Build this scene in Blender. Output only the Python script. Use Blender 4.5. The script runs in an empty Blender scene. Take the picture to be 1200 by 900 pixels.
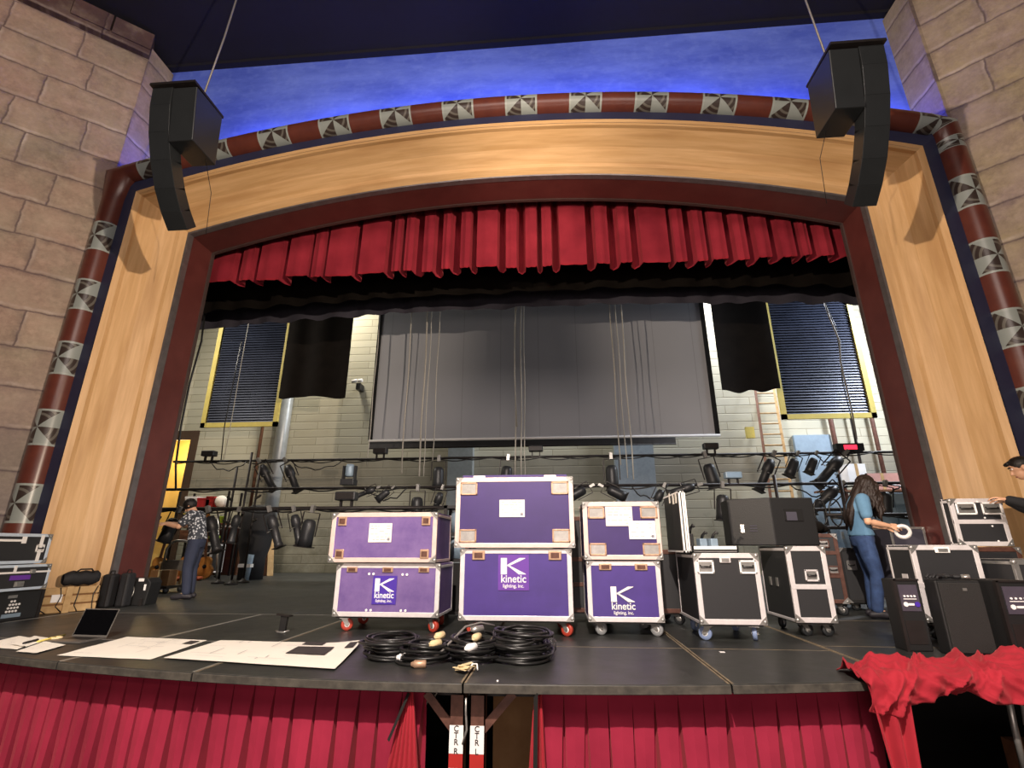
import bpy, bmesh, math, random
from mathutils import Vector, Matrix, noise
random.seed(7)
SC = bpy.context.scene
COL = SC.collection
PI = math.pi

# ------------------------------------------------------------------ survey of the photograph
# camera stands at x=0,y=0, 0.8 m above the stage floor (z=0); +y runs upstage
FPX, HCAM = 588.0, 0.8
TH = math.atan((640 - 450) / FPX)
PSI = math.atan(50.0 / (FPX * math.cos(TH) + 190 * math.sin(TH)))
FW = Vector((-math.sin(PSI) * math.cos(TH), math.cos(PSI) * math.cos(TH), math.sin(TH)))
RT = Vector((math.cos(PSI), math.sin(PSI), 0))
UP = RT.cross(FW)
def ray(px, py): return FW + RT * ((px - 600) / FPX) + UP * ((450 - py) / FPX)
def at(px, py, Y):                       # survey point: sight line through a pixel, at depth Y
    d = ray(px, py); t = Y / d.y
    return Vector((d.x * t, Y, HCAM + d.z * t))
def fl(px, py, z=0.0):                   # survey point on the floor at height z
    d = ray(px, py); t = (z - HCAM) / d.z
    return Vector((d.x * t, d.y * t, z))
XC = -0.62                               # stage centre line
HF = -1.2                                # auditorium floor

# ------------------------------------------------------------------ materials
def lin(h):
    h = h.lstrip('#'); v = [int(h[i:i+2], 16) / 255 for i in (0, 2, 4)]
    return tuple(((c + .055) / 1.055) ** 2.4 if c > .04045 else c / 12.92 for c in v) + (1,)
def newmat(name):
    m = bpy.data.materials.new(name); m.use_nodes = True
    nt = m.node_tree; b = nt.nodes['Principled BSDF']
    return m, nt, b
def N(nt, typ, **kw):
    n = nt.nodes.new(typ)
    for k, v in kw.items(): setattr(n, k, v)
    return n
def setin(n, **kw):
    for k, v in kw.items(): n.inputs[k.replace('_', ' ')].default_value = v
def math_node(nt, op, a, b=None, c=None):
    n = N(nt, 'ShaderNodeMath', operation=op)
    for i, v in enumerate((a, b, c)):
        if v is None: continue
        if isinstance(v, (int, float)): n.inputs[i].default_value = v
        else: nt.links.new(v, n.inputs[i])
    return n.outputs[0]
def mixc(nt, fac, a, b, mode='MIX'):
    n = N(nt, 'ShaderNodeMix', data_type='RGBA', blend_type=mode)
    for i, v in ((0, fac), (6, a), (7, b)):
        if isinstance(v, (int, float)): n.inputs[i].default_value = v
        elif isinstance(v, tuple): n.inputs[i].default_value = v
        else: nt.links.new(v, n.inputs[i])
    return n.outputs[2]
def ramp(nt, src, p0, p1, c0=(0,0,0,1), c1=(1,1,1,1)):
    r = N(nt, 'ShaderNodeValToRGB')
    r.color_ramp.elements[0].position = p0; r.color_ramp.elements[1].position = p1
    r.color_ramp.elements[0].color = c0; r.color_ramp.elements[1].color = c1
    nt.links.new(src, r.inputs[0]); return r.outputs[0]
def simple(name, c, rough=.5, metal=0., var=.18, scale=9., bump=0., spec=.5, c2=None, detail=5):
    m, nt, b = newmat(name)
    tc = N(nt, 'ShaderNodeTexCoord'); nz = N(nt, 'ShaderNodeTexNoise'); setin(nz, Scale=scale, Detail=float(detail), Roughness=.6)
    nt.links.new(tc.outputs['Object'], nz.inputs['Vector'])
    base = lin(c); dark = lin(c2) if c2 else tuple(x * (1 - var) for x in base[:3]) + (1,)
    nt.links.new(ramp(nt, nz.outputs['Fac'], .3, .7, dark, base), b.inputs['Base Color'])
    setin(b, Roughness=rough, Metallic=metal); b.inputs['Specular IOR Level'].default_value = spec
    if bump:
        bp = N(nt, 'ShaderNodeBump'); setin(bp, Strength=bump, Distance=.01)
        nt.links.new(nz.outputs['Fac'], bp.inputs['Height']); nt.links.new(bp.outputs[0], b.inputs['Normal'])
    return m
def emis(name, c, s):
    m, nt, b = newmat(name); setin(b, Base_Color=lin(c), Emission_Color=lin(c), Emission_Strength=s); return m

M = {}
M['black'] = simple('black_paint', '#232222', .45)
M['blackmatte'] = simple('black_matte', '#1b1918', .85)
M['blackcloth'] = simple('black_cloth', '#1c1815', .95, var=.35, scale=3, spec=.1)
M['greycloth'] = simple('dark_grey_cloth', '#4a4852', .95, var=.2, scale=2, spec=.1)
M['blackfab'] = simple('black_nylon', '#1d1d20', .7, bump=.4, scale=25)
M['casebk'] = simple('black_case_laminate', '#2c2c2e', .5, var=.12, scale=60)
M['alu'] = simple('aluminium_trim', '#e6e0e0', .4, .25, var=.15, scale=12)
M['alublue'] = simple('pale_blue_trim', '#d3e2f2', .4, .2, var=.1, scale=12)
M['aluwarmlit'] = simple('warm_lit_aluminium_trim', '#e8cfc6', .4, .25, var=.15, scale=12)  # plain aluminium with the warm house light tinted into its colour
M['steel'] = simple('zinc_steel', '#b4b2ae', .35, .7, var=.25, scale=20)
M['brass'] = simple('tarnished_plate', '#c9a488', .45, .5, var=.3, scale=30)
M['purple'] = simple('purple_laminate', '#4b3588', .4, var=.22, scale=4)
M['purpleworn'] = simple('worn_purple_laminate', '#7a6298', .55, c2='#5f4884', scale=5)
M['purpledark'] = simple('dark_purple_laminate', '#3d2a6a', .45, var=.18, scale=5)
M['stick1'] = simple('blue_violet_sticker', '#4a30a0', .4, var=.05)
M['stick2'] = simple('violet_sticker', '#6c3aa4', .4, var=.05)
M['white'] = simple('white_print', '#f2f0ee', .6, var=.04)
M['paper'] = simple('paper', '#efe9dd', .8, var=.06, scale=3)
M['ink'] = simple('ink_grey', '#8d8d95', .8)
M['inkd'] = simple('ink_dark', '#3a3434', .8)
M['red_wheel'] = simple('red_rubber', '#b5402f', .5)
M['grey_wheel'] = simple('grey_rubber', '#8d8f90', .5)
M['blue_wheel'] = simple('blue_rubber', '#7e90b4', .5)
M['black_wheel'] = simple('black_rubber', '#26282a', .5)
M['rubber'] = simple('cable_rubber', '#1e1e1e', .38, var=.3, scale=30)
M['grille'] = simple('speaker_grille', '#262524', .7, bump=.8, scale=180, var=.4)
M['spkbox'] = simple('speaker_cabinet', '#151516', .6, bump=.2, scale=90)
M['skin'] = simple('skin', '#d8a888', .55, var=.08)
M['hairdk'] = simple('dark_brown_hair', '#2a1c15', .6, bump=.8, scale=40, var=.5)
M['hairbk'] = simple('black_hair', '#15110f', .5, bump=.6, scale=40)
M['denim'] = simple('blue_denim', '#3a527e', .85, c2='#2a3c60', scale=14, bump=.2)
M['denimdk'] = simple('dark_denim', '#2a3146', .85, scale=14, bump=.2)
M['bluetee'] = simple('faded_blue_cotton', '#5f87a6', .9, var=.15, scale=12)
M['jacket'] = simple('charcoal_cloth', '#1e1f22', .85, var=.2)
M['shoe'] = simple('dark_shoe', '#27242a', .6)
M['yellow'] = simple('yellow_paint', '#d6c468', .6, var=.15, scale=6)
M['tan'] = simple('pale_pine', '#c8a878', .7, c2='#a98656', scale=8)
M['tanbox'] = simple('cardboard', '#a07a52', .8, c2='#8a6440', scale=5)
M['brownwood'] = simple('brown_wood', '#7a5138', .6, c2='#5a3826', scale=9)
M['brownsteel'] = simple('rusty_brown_steel', '#6e4a3e', .5, .3, c2='#4c3028', scale=14)
M['redpaint'] = simple('red_tape', '#a8221e', .5)
M['red'] = simple('red_plastic', '#b02a2c', .5)
M['orange'] = simple('orange_rubber', '#c05a30', .5)
M['green'] = simple('lime_cloth', '#a8c840', .6)
M['bluegrey'] = simple('blue_grey_metal', '#8fa3b4', .5, .2, var=.15)
M['pipegrey'] = simple('galvanised_pipe', '#b9c0c4', .4, .3, var=.2, scale=6)
M['iron'] = simple('black_iron_pipe', '#2a2524', .5, .3, var=.3)
M['lampbk'] = simple('black_lamp_housing', '#2c2d30', .45, .1, var=.25, scale=30)
M['lens'] = simple('lamp_glass', '#8fa8c0', .1, 0, var=.1)
M['rope'] = simple('pale_rope', '#c2bdb2', .8, var=.2, scale=40)
M['wirerope'] = simple('grey_wire_rope', '#908c88', .5, .4, var=.2, scale=40)
M['pink'] = simple('pinkish_board', '#c9968c', .7, var=.12)
M['guitar'] = simple('varnished_wood', '#c98d4a', .3, c2='#a8682c', scale=6)
M['masktape'] = simple('masking_tape', '#dcc79a', .7, var=.15, scale=30)
M['tape_white'] = simple('white_cloth_tape', '#e9e6e4', .6, var=.05)
M['screenblk'] = simple('laptop_screen', '#050506', .12)
M['laptop'] = simple('grey_aluminium', '#77736f', .4, .5, var=.1)
M['stage_edge'] = simple('worn_deck_edge', '#4f4a42', .7, c2='#2c2925', scale=14)
M['seam'] = simple('worn_seam_wood', '#8a7a60', .7, c2='#5a5146', scale=11)
M['seammetal'] = simple('aluminium_seam', '#b4b0a8', .4, .5, var=.3)
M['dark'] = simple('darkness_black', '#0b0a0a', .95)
M['maroon'] = simple('maroon_paint', '#6a3833', .42, c2='#5a2c29', scale=2.5)
M['edgegrey'] = simple('grey_metal_edge', '#8a8484', .35, .6, var=.3, scale=7)
M['navy'] = simple('navy_strip', '#2c2f4c', .6, var=.15)
M['redlit'] = emis('red_indicator', '#ff3048', 2.0)
M['controlpanel'] = simple('purple_grey_panel', '#4a4450', .4, var=.2)
M['louvre'] = None
gl, nt_, b_ = newmat('clear_glass'); setin(b_, Base_Color=(1,1,1,1), Roughness=.03); b_.inputs['Transmission Weight'].default_value = 1.0
M['glass'] = gl

def velvet(name, c, c2):
    m, nt, b = newmat(name)
    tc = N(nt, 'ShaderNodeTexCoord'); nz = N(nt, 'ShaderNodeTexNoise'); setin(nz, Scale=2.2, Detail=6.)
    nt.links.new(tc.outputs['Object'], nz.inputs['Vector'])
    nt.links.new(ramp(nt, nz.outputs['Fac'], .3, .7, lin(c2), lin(c)), b.inputs['Base Color'])
    setin(b, Roughness=.85); b.inputs['Sheen Weight'].default_value = .25; b.inputs['Specular IOR Level'].default_value = .15
    b.inputs['Sheen Tint'].default_value = lin('#ff8080')
    return m
M['velvet'] = velvet('red_velour', '#a02e3c', '#842230')
M['velvet2'] = velvet('red_skirt_cloth', '#9a2840', '#7f1d33')
M['velvet3'] = velvet('bright_red_cloth', '#a62a36', '#8a1f2b')

def stone(name, c1, c2, tint1, tint2, mort, dark=1.0):
    m, nt, b = newmat(name)
    tc = N(nt, 'ShaderNodeTexCoord'); sp = N(nt, 'ShaderNodeSeparateXYZ'); cb = N(nt, 'ShaderNodeCombineXYZ')
    nt.links.new(tc.outputs['Object'], sp.inputs[0])
    nt.links.new(sp.outputs['X'], cb.inputs['X']); nt.links.new(sp.outputs['Z'], cb.inputs['Y'])
    def noise_(scale, detail, rough=.6, src=None):
        n = N(nt, 'ShaderNodeTexNoise'); setin(n, Scale=scale, Detail=float(detail), Roughness=rough); nt.links.new(src or cb.outputs[0], n.inputs['Vector']); return n
    def warped(scale, detail, amt, base):
        w_ = noise_(scale, detail); vs = N(nt, 'ShaderNodeVectorMath', operation='SUBTRACT'); vs.inputs[1].default_value = (.5, .5, .5); nt.links.new(w_.outputs['Color'], vs.inputs[0])
        vm = N(nt, 'ShaderNodeVectorMath', operation='SCALE'); vm.inputs['Scale'].default_value = amt; nt.links.new(vs.outputs[0], vm.inputs[0])
        va = N(nt, 'ShaderNodeVectorMath', operation='ADD'); nt.links.new(base, va.inputs[0]); nt.links.new(vm.outputs[0], va.inputs[1]); return va.outputs[0]
    vec = warped(6., 3, .05, warped(1.1, 3, .10, cb.outputs[0]))
    def brick(ms, smooth, shift=None):
        br = N(nt, 'ShaderNodeTexBrick'); br.offset = .42; br.squash = .78; br.squash_frequency = 3
        setin(br, Scale=1., Mortar_Size=ms, Mortar_Smooth=smooth, Bias=0., Brick_Width=1.2, Row_Height=.6)
        br.inputs['Color1'].default_value = lin(c1); br.inputs['Color2'].default_value = lin(c2); br.inputs['Mortar'].default_value = lin(c1)
        src = vec
        if shift:
            va = N(nt, 'ShaderNodeVectorMath', operation='ADD'); va.inputs[1].default_value = shift; nt.links.new(vec, va.inputs[0]); src = va.outputs[0]
        nt.links.new(src, br.inputs['Vector']); return br
    b1 = brick(.020, 1.); b2 = brick(.10, 1.); hi = brick(.045, 1., (.02, -.045, 0))
    n1 = noise_(.8, 8, .65); n2 = noise_(4., 10, .72); n3 = noise_(14., 8, .7); n4 = noise_(2., 6, .6)
    c = mixc(nt, .55, b1.outputs['Color'], mixc(nt, ramp(nt, n1.outputs['Fac'], .38, .62), lin(tint1), lin(tint2)))
    c = mixc(nt, math_node(nt, 'MULTIPLY', ramp(nt, n2.outputs['Fac'], .38, .68), .55), c, mixc(nt, 1., c, lin('#9a8f8c'), 'MULTIPLY'))
    c = mixc(nt, math_node(nt, 'MULTIPLY', ramp(nt, n4.outputs['Fac'], .52, .72), .4), c, lin('#d9c6b0'))
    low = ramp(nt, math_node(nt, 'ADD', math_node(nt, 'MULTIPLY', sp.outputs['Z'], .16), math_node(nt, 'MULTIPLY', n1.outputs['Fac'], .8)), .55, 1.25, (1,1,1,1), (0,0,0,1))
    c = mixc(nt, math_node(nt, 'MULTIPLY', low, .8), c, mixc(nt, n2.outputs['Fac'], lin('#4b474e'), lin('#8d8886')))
    c = mixc(nt, math_node(nt, 'MULTIPLY', b2.outputs['Fac'], math_node(nt, 'MULTIPLY', ramp(nt, n2.outputs['Fac'], .3, .7), .45)), c, lin(mort))
    hf = math_node(nt, 'MULTIPLY', math_node(nt, 'SUBTRACT', hi.outputs['Fac'], math_node(nt, 'MULTIPLY', b1.outputs['Fac'], 1.0)), math_node(nt, 'MULTIPLY', ramp(nt, n4.outputs['Fac'], .4, .65), .55))
    hf.node.use_clamp = True
    c = mixc(nt, hf, c, lin('#d8c9bd'))
    c = mixc(nt, math_node(nt, 'MULTIPLY', b1.outputs['Fac'], math_node(nt, 'ADD', math_node(nt, 'MULTIPLY', n4.outputs['Fac'], .6), .3)), c, lin(mort))
    c = mixc(nt, math_node(nt, 'MULTIPLY', ramp(nt, n3.outputs['Fac'], .35, .75), .35), c, mixc(nt, 1., c, lin('#8f8a88'), 'MULTIPLY'))
    if dark < 1: c = mixc(nt, 1 - dark, c, lin('#33222c'))
    nt.links.new(c, b.inputs['Base Color']); setin(b, Roughness=.85)
    bp = N(nt, 'ShaderNodeBump'); setin(bp, Strength=.35, Distance=.03)
    nt.links.new(math_node(nt, 'ADD', math_node(nt, 'MULTIPLY', b1.outputs['Fac'], -.8), math_node(nt, 'MULTIPLY', n2.outputs['Fac'], .4)), bp.inputs['Height']); nt.links.new(bp.outputs[0], b.inputs['Normal'])
    return m
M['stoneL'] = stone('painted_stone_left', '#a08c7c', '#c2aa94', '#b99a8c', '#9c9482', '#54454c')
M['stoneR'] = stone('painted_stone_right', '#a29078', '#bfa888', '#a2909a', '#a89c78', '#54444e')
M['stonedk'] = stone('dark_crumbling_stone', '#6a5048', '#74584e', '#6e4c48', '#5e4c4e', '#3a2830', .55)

def wood(name, c1, c2, c3):
    m, nt, b = newmat(name)
    uv = N(nt, 'ShaderNodeUVMap'); mp = N(nt, 'ShaderNodeMapping'); mp.inputs['Scale'].default_value = (.55, 9., 1.)
    nt.links.new(uv.outputs[0], mp.inputs[0])
    n1 = N(nt, 'ShaderNodeTexNoise'); setin(n1, Scale=1.6, Detail=9., Roughness=.62, Distortion=.4); nt.links.new(mp.outputs[0], n1.inputs['Vector'])
    mp2 = N(nt, 'ShaderNodeMapping'); mp2.inputs['Scale'].default_value = (.3, 2.2, 1.); nt.links.new(uv.outputs[0], mp2.inputs[0])
    n2 = N(nt, 'ShaderNodeTexNoise'); setin(n2, Scale=1.5, Detail=4.); nt.links.new(mp2.outputs[0], n2.inputs['Vector'])
    c = mixc(nt, ramp(nt, n1.outputs['Fac'], .36, .66), lin(c2), lin(c1))
    c = mixc(nt, ramp(nt, n2.outputs['Fac'], .5, .75), c, lin(c3))
    nt.links.new(c, b.inputs['Base Color']); setin(b, Roughness=.5)
    return m
M['oak'] = wood('honey_oak_veneer', '#dcb482', '#c99f6a', '#b58a58')

def tube_mat():
    m, nt, b = newmat('painted_roll_moulding')
    uv = N(nt, 'ShaderNodeUVMap'); sp = N(nt, 'ShaderNodeSeparateXYZ'); nt.links.new(uv.outputs[0], sp.inputs[0])
    P = 1.06
    uu = math_node(nt, 'SUBTRACT', math_node(nt, 'FLOORED_MODULO', sp.outputs['X'], P), P / 2)
    vv = sp.outputs['Y']
    inside = math_node(nt, 'LESS_THAN', math_node(nt, 'ABSOLUTE', uu), .265)
    border = math_node(nt, 'MULTIPLY', inside, math_node(nt, 'GREATER_THAN', math_node(nt, 'ABSOLUTE', uu), .235))
    ang = math_node(nt, 'ARCTAN2', vv, uu)
    wed = math_node(nt, 'GREATER_THAN', math_node(nt, 'SINE', math_node(nt, 'MULTIPLY_ADD', ang, 4., .0)), 0.)
    nz = N(nt, 'ShaderNodeTexNoise'); setin(nz, Scale=6., Detail=6.); tc = N(nt, 'ShaderNodeTexCoord'); nt.links.new(tc.outputs['Object'], nz.inputs['Vector'])
    rr = math_node(nt, 'SQRT', math_node(nt, 'ADD', math_node(nt, 'MULTIPLY', uu, uu), math_node(nt, 'MULTIPLY', vv, vv)))
    dots = math_node(nt, 'MULTIPLY', math_node(nt, 'GREATER_THAN', math_node(nt, 'SINE', math_node(nt, 'MULTIPLY', rr, 75.)), .3), math_node(nt, 'GREATER_THAN', rr, .13))
    dk = mixc(nt, math_node(nt, 'MULTIPLY', dots, .4), lin('#3a302c'), lin('#8c8a80'))
    pin = mixc(nt, wed, dk, lin('#8f9692'))
    pin = mixc(nt, border, pin, lin('#989f9a'))
    mar = mixc(nt, nz.outputs['Fac'], lin('#6e3a2c'), lin('#4e2622'))
    c = mixc(nt, inside, mar, pin)
    nt.links.new(c, b.inputs['Base Color']); setin(b, Roughness=.32)
    return m
M['tube'] = tube_mat()

def deck_mat(name, c1, c2, r=.33):
    m, nt, b = newmat(name)
    tc = N(nt, 'ShaderNodeTexCoord')
    n1 = N(nt, 'ShaderNodeTexNoise'); setin(n1, Scale=1.3, Detail=8., Roughness=.7); nt.links.new(tc.outputs['Object'], n1.inputs['Vector'])
    mp = N(nt, 'ShaderNodeMapping'); mp.inputs['Scale'].default_value = (1., 14., 1.); mp.inputs['Rotation'].default_value = (0, 0, .5)
    nt.links.new(tc.outputs['Object'], mp.inputs[0])
    n2 = N(nt, 'ShaderNodeTexNoise'); setin(n2, Scale=3., Detail=6.); nt.links.new(mp.outputs[0], n2.inputs['Vector'])
    c = mixc(nt, ramp(nt, n1.outputs['Fac'], .35, .75), lin(c1), lin(c2))
    c = mixc(nt, ramp(nt, n2.outputs['Fac'], .62, .8), c, lin('#5c5c58'))
    nt.links.new(c, b.inputs['Base Color'])
    nt.links.new(ramp(nt, n1.outputs['Fac'], .3, .8, (r,)*3+(1,), (r+.25,)*3+(1,)), b.inputs['Roughness'])
    return m
M['deck'] = deck_mat('black_stage_paint', '#252626', '#343532')
M['deckback'] = deck_mat('black_stage_floor', '#2a2c2b', '#3a3c3a', .42)

def mural(name, c1, c2, c3):
    m, nt, b = newmat(name)
    tc = N(nt, 'ShaderNodeTexCoord'); mp = N(nt, 'ShaderNodeMapping'); mp.inputs['Scale'].default_value = (.5, 1., 1.6)
    nt.links.new(tc.outputs['Object'], mp.inputs[0])
    n1 = N(nt, 'ShaderNodeTexNoise'); setin(n1, Scale=1.1, Detail=9., Roughness=.7); nt.links.new(mp.outputs[0], n1.inputs['Vector'])
    c = mixc(nt, ramp(nt, n1.outputs['Fac'], .35, .65), lin(c1), lin(c2))
    n2 = N(nt, 'ShaderNodeTexNoise'); setin(n2, Scale=7., Detail=9.); nt.links.new(tc.outputs['Object'], n2.inputs['Vector'])
    c = mixc(nt, math_node(nt, 'MULTIPLY', ramp(nt, n2.outputs['Fac'], .5, .9), .4), c, lin(c3))
    nt.links.new(c, b.inputs['Base Color']); setin(b, Roughness=.8)
    return m
M['sky'] = mural('painted_night_sky', '#4a62d0', '#6a84ea', '#86a0f2')
M['skydark'] = mural('painted_dark_sky', '#121120', '#0d0b16', '#181728')

def blockwall():
    m, nt, b = newmat('painted_block_wall')
    tc = N(nt, 'ShaderNodeTexCoord'); sp = N(nt, 'ShaderNodeSeparateXYZ'); cb = N(nt, 'ShaderNodeCombineXYZ')
    nt.links.new(tc.outputs['Object'], sp.inputs[0]); nt.links.new(sp.outputs['X'], cb.inputs['X']); nt.links.new(sp.outputs['Z'], cb.inputs['Y'])
    br = N(nt, 'ShaderNodeTexBrick'); setin(br, Scale=1., Mortar_Size=.02, Mortar_Smooth=.6, Brick_Width=1.6, Row_Height=.27)
    br.inputs['Color1'].default_value = lin('#b9b6a4'); br.inputs['Color2'].default_value = lin('#b0ac98'); br.inputs['Mortar'].default_value = lin('#a09b88')
    nt.links.new(cb.outputs[0], br.inputs['Vector'])
    n1 = N(nt, 'ShaderNodeTexNoise'); setin(n1, Scale=.7, Detail=8., Roughness=.7); nt.links.new(cb.outputs[0], n1.inputs['Vector'])
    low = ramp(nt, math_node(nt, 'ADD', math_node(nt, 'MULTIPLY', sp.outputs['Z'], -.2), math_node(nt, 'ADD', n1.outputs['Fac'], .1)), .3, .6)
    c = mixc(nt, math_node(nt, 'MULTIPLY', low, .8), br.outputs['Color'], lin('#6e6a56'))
    # bare concrete beam between 2.7 and 3.5 m
    z = sp.outputs['Z']
    beam = math_node(nt, 'MULTIPLY', math_node(nt, 'GREATER_THAN', z, 2.55), math_node(nt, 'LESS_THAN', z, 3.55))
    n3 = N(nt, 'ShaderNodeTexNoise'); setin(n3, Scale=2., Detail=8.); nt.links.new(cb.outputs[0], n3.inputs['Vector'])
    c = mixc(nt, math_node(nt, 'MULTIPLY', beam, .8), c, mixc(nt, n3.outputs['Fac'], lin('#6d675a'), lin('#8d887a')))
    nt.links.new(c, b.inputs['Base Color']); setin(b, Roughness=.8)
    bp = N(nt, 'ShaderNodeBump'); setin(bp, Strength=.4, Distance=.02); nt.links.new(br.outputs['Fac'], bp.inputs['Height']); bp.invert = True
    nt.links.new(bp.outputs[0], b.inputs['Normal'])
    return m
M['backwall'] = blockwall()
M['yellowwall'] = simple('ochre_wall', '#dcc27a', .8, var=.15, scale=2)

def slat_mat():
    m, nt, b = newmat('dark_slatted_panel')
    tc = N(nt, 'ShaderNodeTexCoord'); n1 = N(nt, 'ShaderNodeTexNoise'); setin(n1, Scale=1.2, Detail=5.); nt.links.new(tc.outputs['Object'], n1.inputs['Vector'])
    nt.links.new(ramp(nt, n1.outputs['Fac'], .3, .7, lin('#2a2f3e'), lin('#3a4052')), b.inputs['Base Color']); setin(b, Roughness=.4, Metallic=.3)
    return m
M['louvre'] = slat_mat()
def screen_mat(name, c, c2):
    m, nt, b = newmat(name)
    tc = N(nt, 'ShaderNodeTexCoord'); n1 = N(nt, 'ShaderNodeTexNoise'); setin(n1, Scale=.5, Detail=3.); nt.links.new(tc.outputs['Object'], n1.inputs['Vector'])
    sp = N(nt, 'ShaderNodeSeparateXYZ'); nt.links.new(tc.outputs['Object'], sp.inputs[0])
    sm = math_node(nt, 'LESS_THAN', math_node(nt, 'FLOORED_MODULO', sp.outputs['X'], 1.05), .02)
    c_ = mixc(nt, n1.outputs['Fac'], lin(c), lin(c2)); c_ = mixc(nt, math_node(nt, 'MULTIPLY', sm, .22), c_, lin('#2a2a2c'))
    nt.links.new(c_, b.inputs['Base Color']); setin(b, Roughness=.7); return m
M['screen'] = screen_mat('grey_projection_cloth', '#b2b4ba', '#a2a5ac')
M['screen2'] = screen_mat('dark_projection_cloth', '#56575a', '#4c4d50')
def patterned():
    m, nt, b = newmat('black_white_print_cloth')
    tc = N(nt, 'ShaderNodeTexCoord'); v = N(nt, 'ShaderNodeTexVoronoi'); setin(v, Scale=26.); nt.links.new(tc.outputs['Object'], v.inputs['Vector'])
    nt.links.new(ramp(nt, v.outputs['Distance'], .35, .45, lin('#c8ccd2'), lin('#3c4048')), b.inputs['Base Color']); setin(b, Roughness=.9); return m
M['print'] = patterned()

# ------------------------------------------------------------------ mesh builder
class MB:
    def __init__(s): s.bm = bmesh.new(); s.uv = None
    def box(s, x0, x1, y0, y1, z0, z1, mat=None):
        vs = [Vector((x, y, z)) for z in (z0, z1) for y in (y0, y1) for x in (x0, x1)]
        if mat is not None: vs = [mat @ v for v in vs]
        v = [s.bm.verts.new(p) for p in vs]
        for f in ((0,2,3,1),(4,5,7,6),(0,1,5,4),(2,6,7,3),(0,4,6,2),(1,3,7,5)): s.bm.faces.new([v[i] for i in f])
        return s
    def ob(s, c, size, rot=None):
        m = Matrix.Translation(Vector(c))
        if rot is not None: m = m @ rot
        a, b, d = (q / 2 for q in size); return s.box(-a, a, -b, b, -d, d, m)
    def path(s, pts, r, n=8, closed=False, cap=True, flat=1.0):
        pts = [Vector(p) for p in pts]; L = len(pts)
        rad = r if isinstance(r, (list, tuple)) else [r] * L
        tang = []
        for i in range(L):
            a = pts[(i - 1) % L] if (closed or i > 0) else pts[i]; b = pts[(i + 1) % L] if (closed or i < L - 1) else pts[i]
            t = b - a; tang.append(t.normalized() if t.length > 1e-9 else Vector((0, 0, 1)))
        up = Vector((0, 0, 1)) if abs(tang[0].z) < .9 else Vector((1, 0, 0))
        u = (up - tang[0] * up.dot(tang[0])).normalized(); rings = []
        for i in range(L):
            t = tang[i]; u = u - t * u.dot(t)
            u = u.normalized() if u.length > 1e-6 else t.orthogonal().normalized()
            w = t.cross(u)
            rings.append([s.bm.verts.new(pts[i] + (u * math.cos(2*PI*k/n) * flat + w * math.sin(2*PI*k/n)) * rad[i]) for k in range(n)])
        for i in range(L if closed else L - 1):
            a, b = rings[i], rings[(i + 1) % L]
            for k in range(n):
                f = s.bm.faces.new((a[k], a[(k+1) % n], b[(k+1) % n], b[k])); f.smooth = True
        if cap and not closed: s.bm.faces.new(rings[0][::-1]); s.bm.faces.new(rings[-1])
        return s
    def cyl(s, p0, p1, r, n=16, r1=None): return s.path([p0, p1], [r, r if r1 is None else r1], n)
    def bar(s, p0, p1, w, h):
        p0, p1 = Vector(p0), Vector(p1); d = p1 - p0
        rot = d.to_track_quat('Y', 'Z').to_matrix().to_4x4()
        return s.ob((p0 + p1) / 2, (w, d.length, h), rot)
    def lathe(s, prof, n=20, mat=None):
        ring_shape = prof[0] == prof[-1]
        rings = []
        for r, z in prof:
            ring = []
            for k in range(n):
                p = Vector((r * math.cos(2*PI*k/n), r * math.sin(2*PI*k/n), z)); ring.append(s.bm.verts.new(mat @ p if mat is not None else p))
            rings.append(ring)
        for a, b in zip(rings, rings[1:]):
            for k in range(n):
                f = s.bm.faces.new((a[k], a[(k+1) % n], b[(k+1) % n], b[k])); f.smooth = True
        if not ring_shape: s.bm.faces.new(rings[0][::-1]); s.bm.faces.new(rings[-1])
        return s
    def sph(s, c, r, n=10, sc=(1,1,1)):
        m = Matrix.Translation(Vector(c)) @ Matrix.Diagonal((r*sc[0], r*sc[1], r*sc[2], 1))
        g = bmesh.ops.create_uvsphere(s.bm, u_segments=n*2 if n < 9 else n+4, v_segments=n, radius=1, matrix=m)
        for v in g['verts']:
            for f in v.link_faces: f.smooth = True
        return s
    def poly(s, pts): s.bm.faces.new([s.bm.verts.new(Vector(p)) for p in pts]); return s
    def prism(s, poly, a, b, axis='y', mat=None):          # 2-D polygon extruded along an axis
        def mk(p, t):
            q = {'y': Vector((p[0], t, p[1])), 'x': Vector((t, p[0], p[1])), 'z': Vector((p[0], p[1], t))}[axis]
            return s.bm.verts.new(mat @ q if mat is not None else q)
        A = [mk(p, a) for p in poly]; B = [mk(p, b) for p in poly]; n = len(poly)
        s.bm.faces.new(A[::-1]); s.bm.faces.new(B)
        for i in range(n): s.bm.faces.new((A[i], A[(i+1) % n], B[(i+1) % n], B[i]))
        return s
    def grid(s, P, uvs=None, smooth=True):                 # P[i][j] points
        V = [[s.bm.verts.new(Vector(p)) for p in row] for row in P]
        if uvs: lay = s.bm.loops.layers.uv.verify()
        for i in range(len(P) - 1):
            for j in range(len(P[0]) - 1):
                f = s.bm.faces.new((V[i][j], V[i+1][j], V[i+1][j+1], V[i][j+1])); f.smooth = smooth
                if uvs:
                    for l, (a, b) in zip(f.loops, ((i,j),(i+1,j),(i+1,j+1),(i,j+1))): l[lay].uv = uvs[a][b]
        return s
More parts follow.
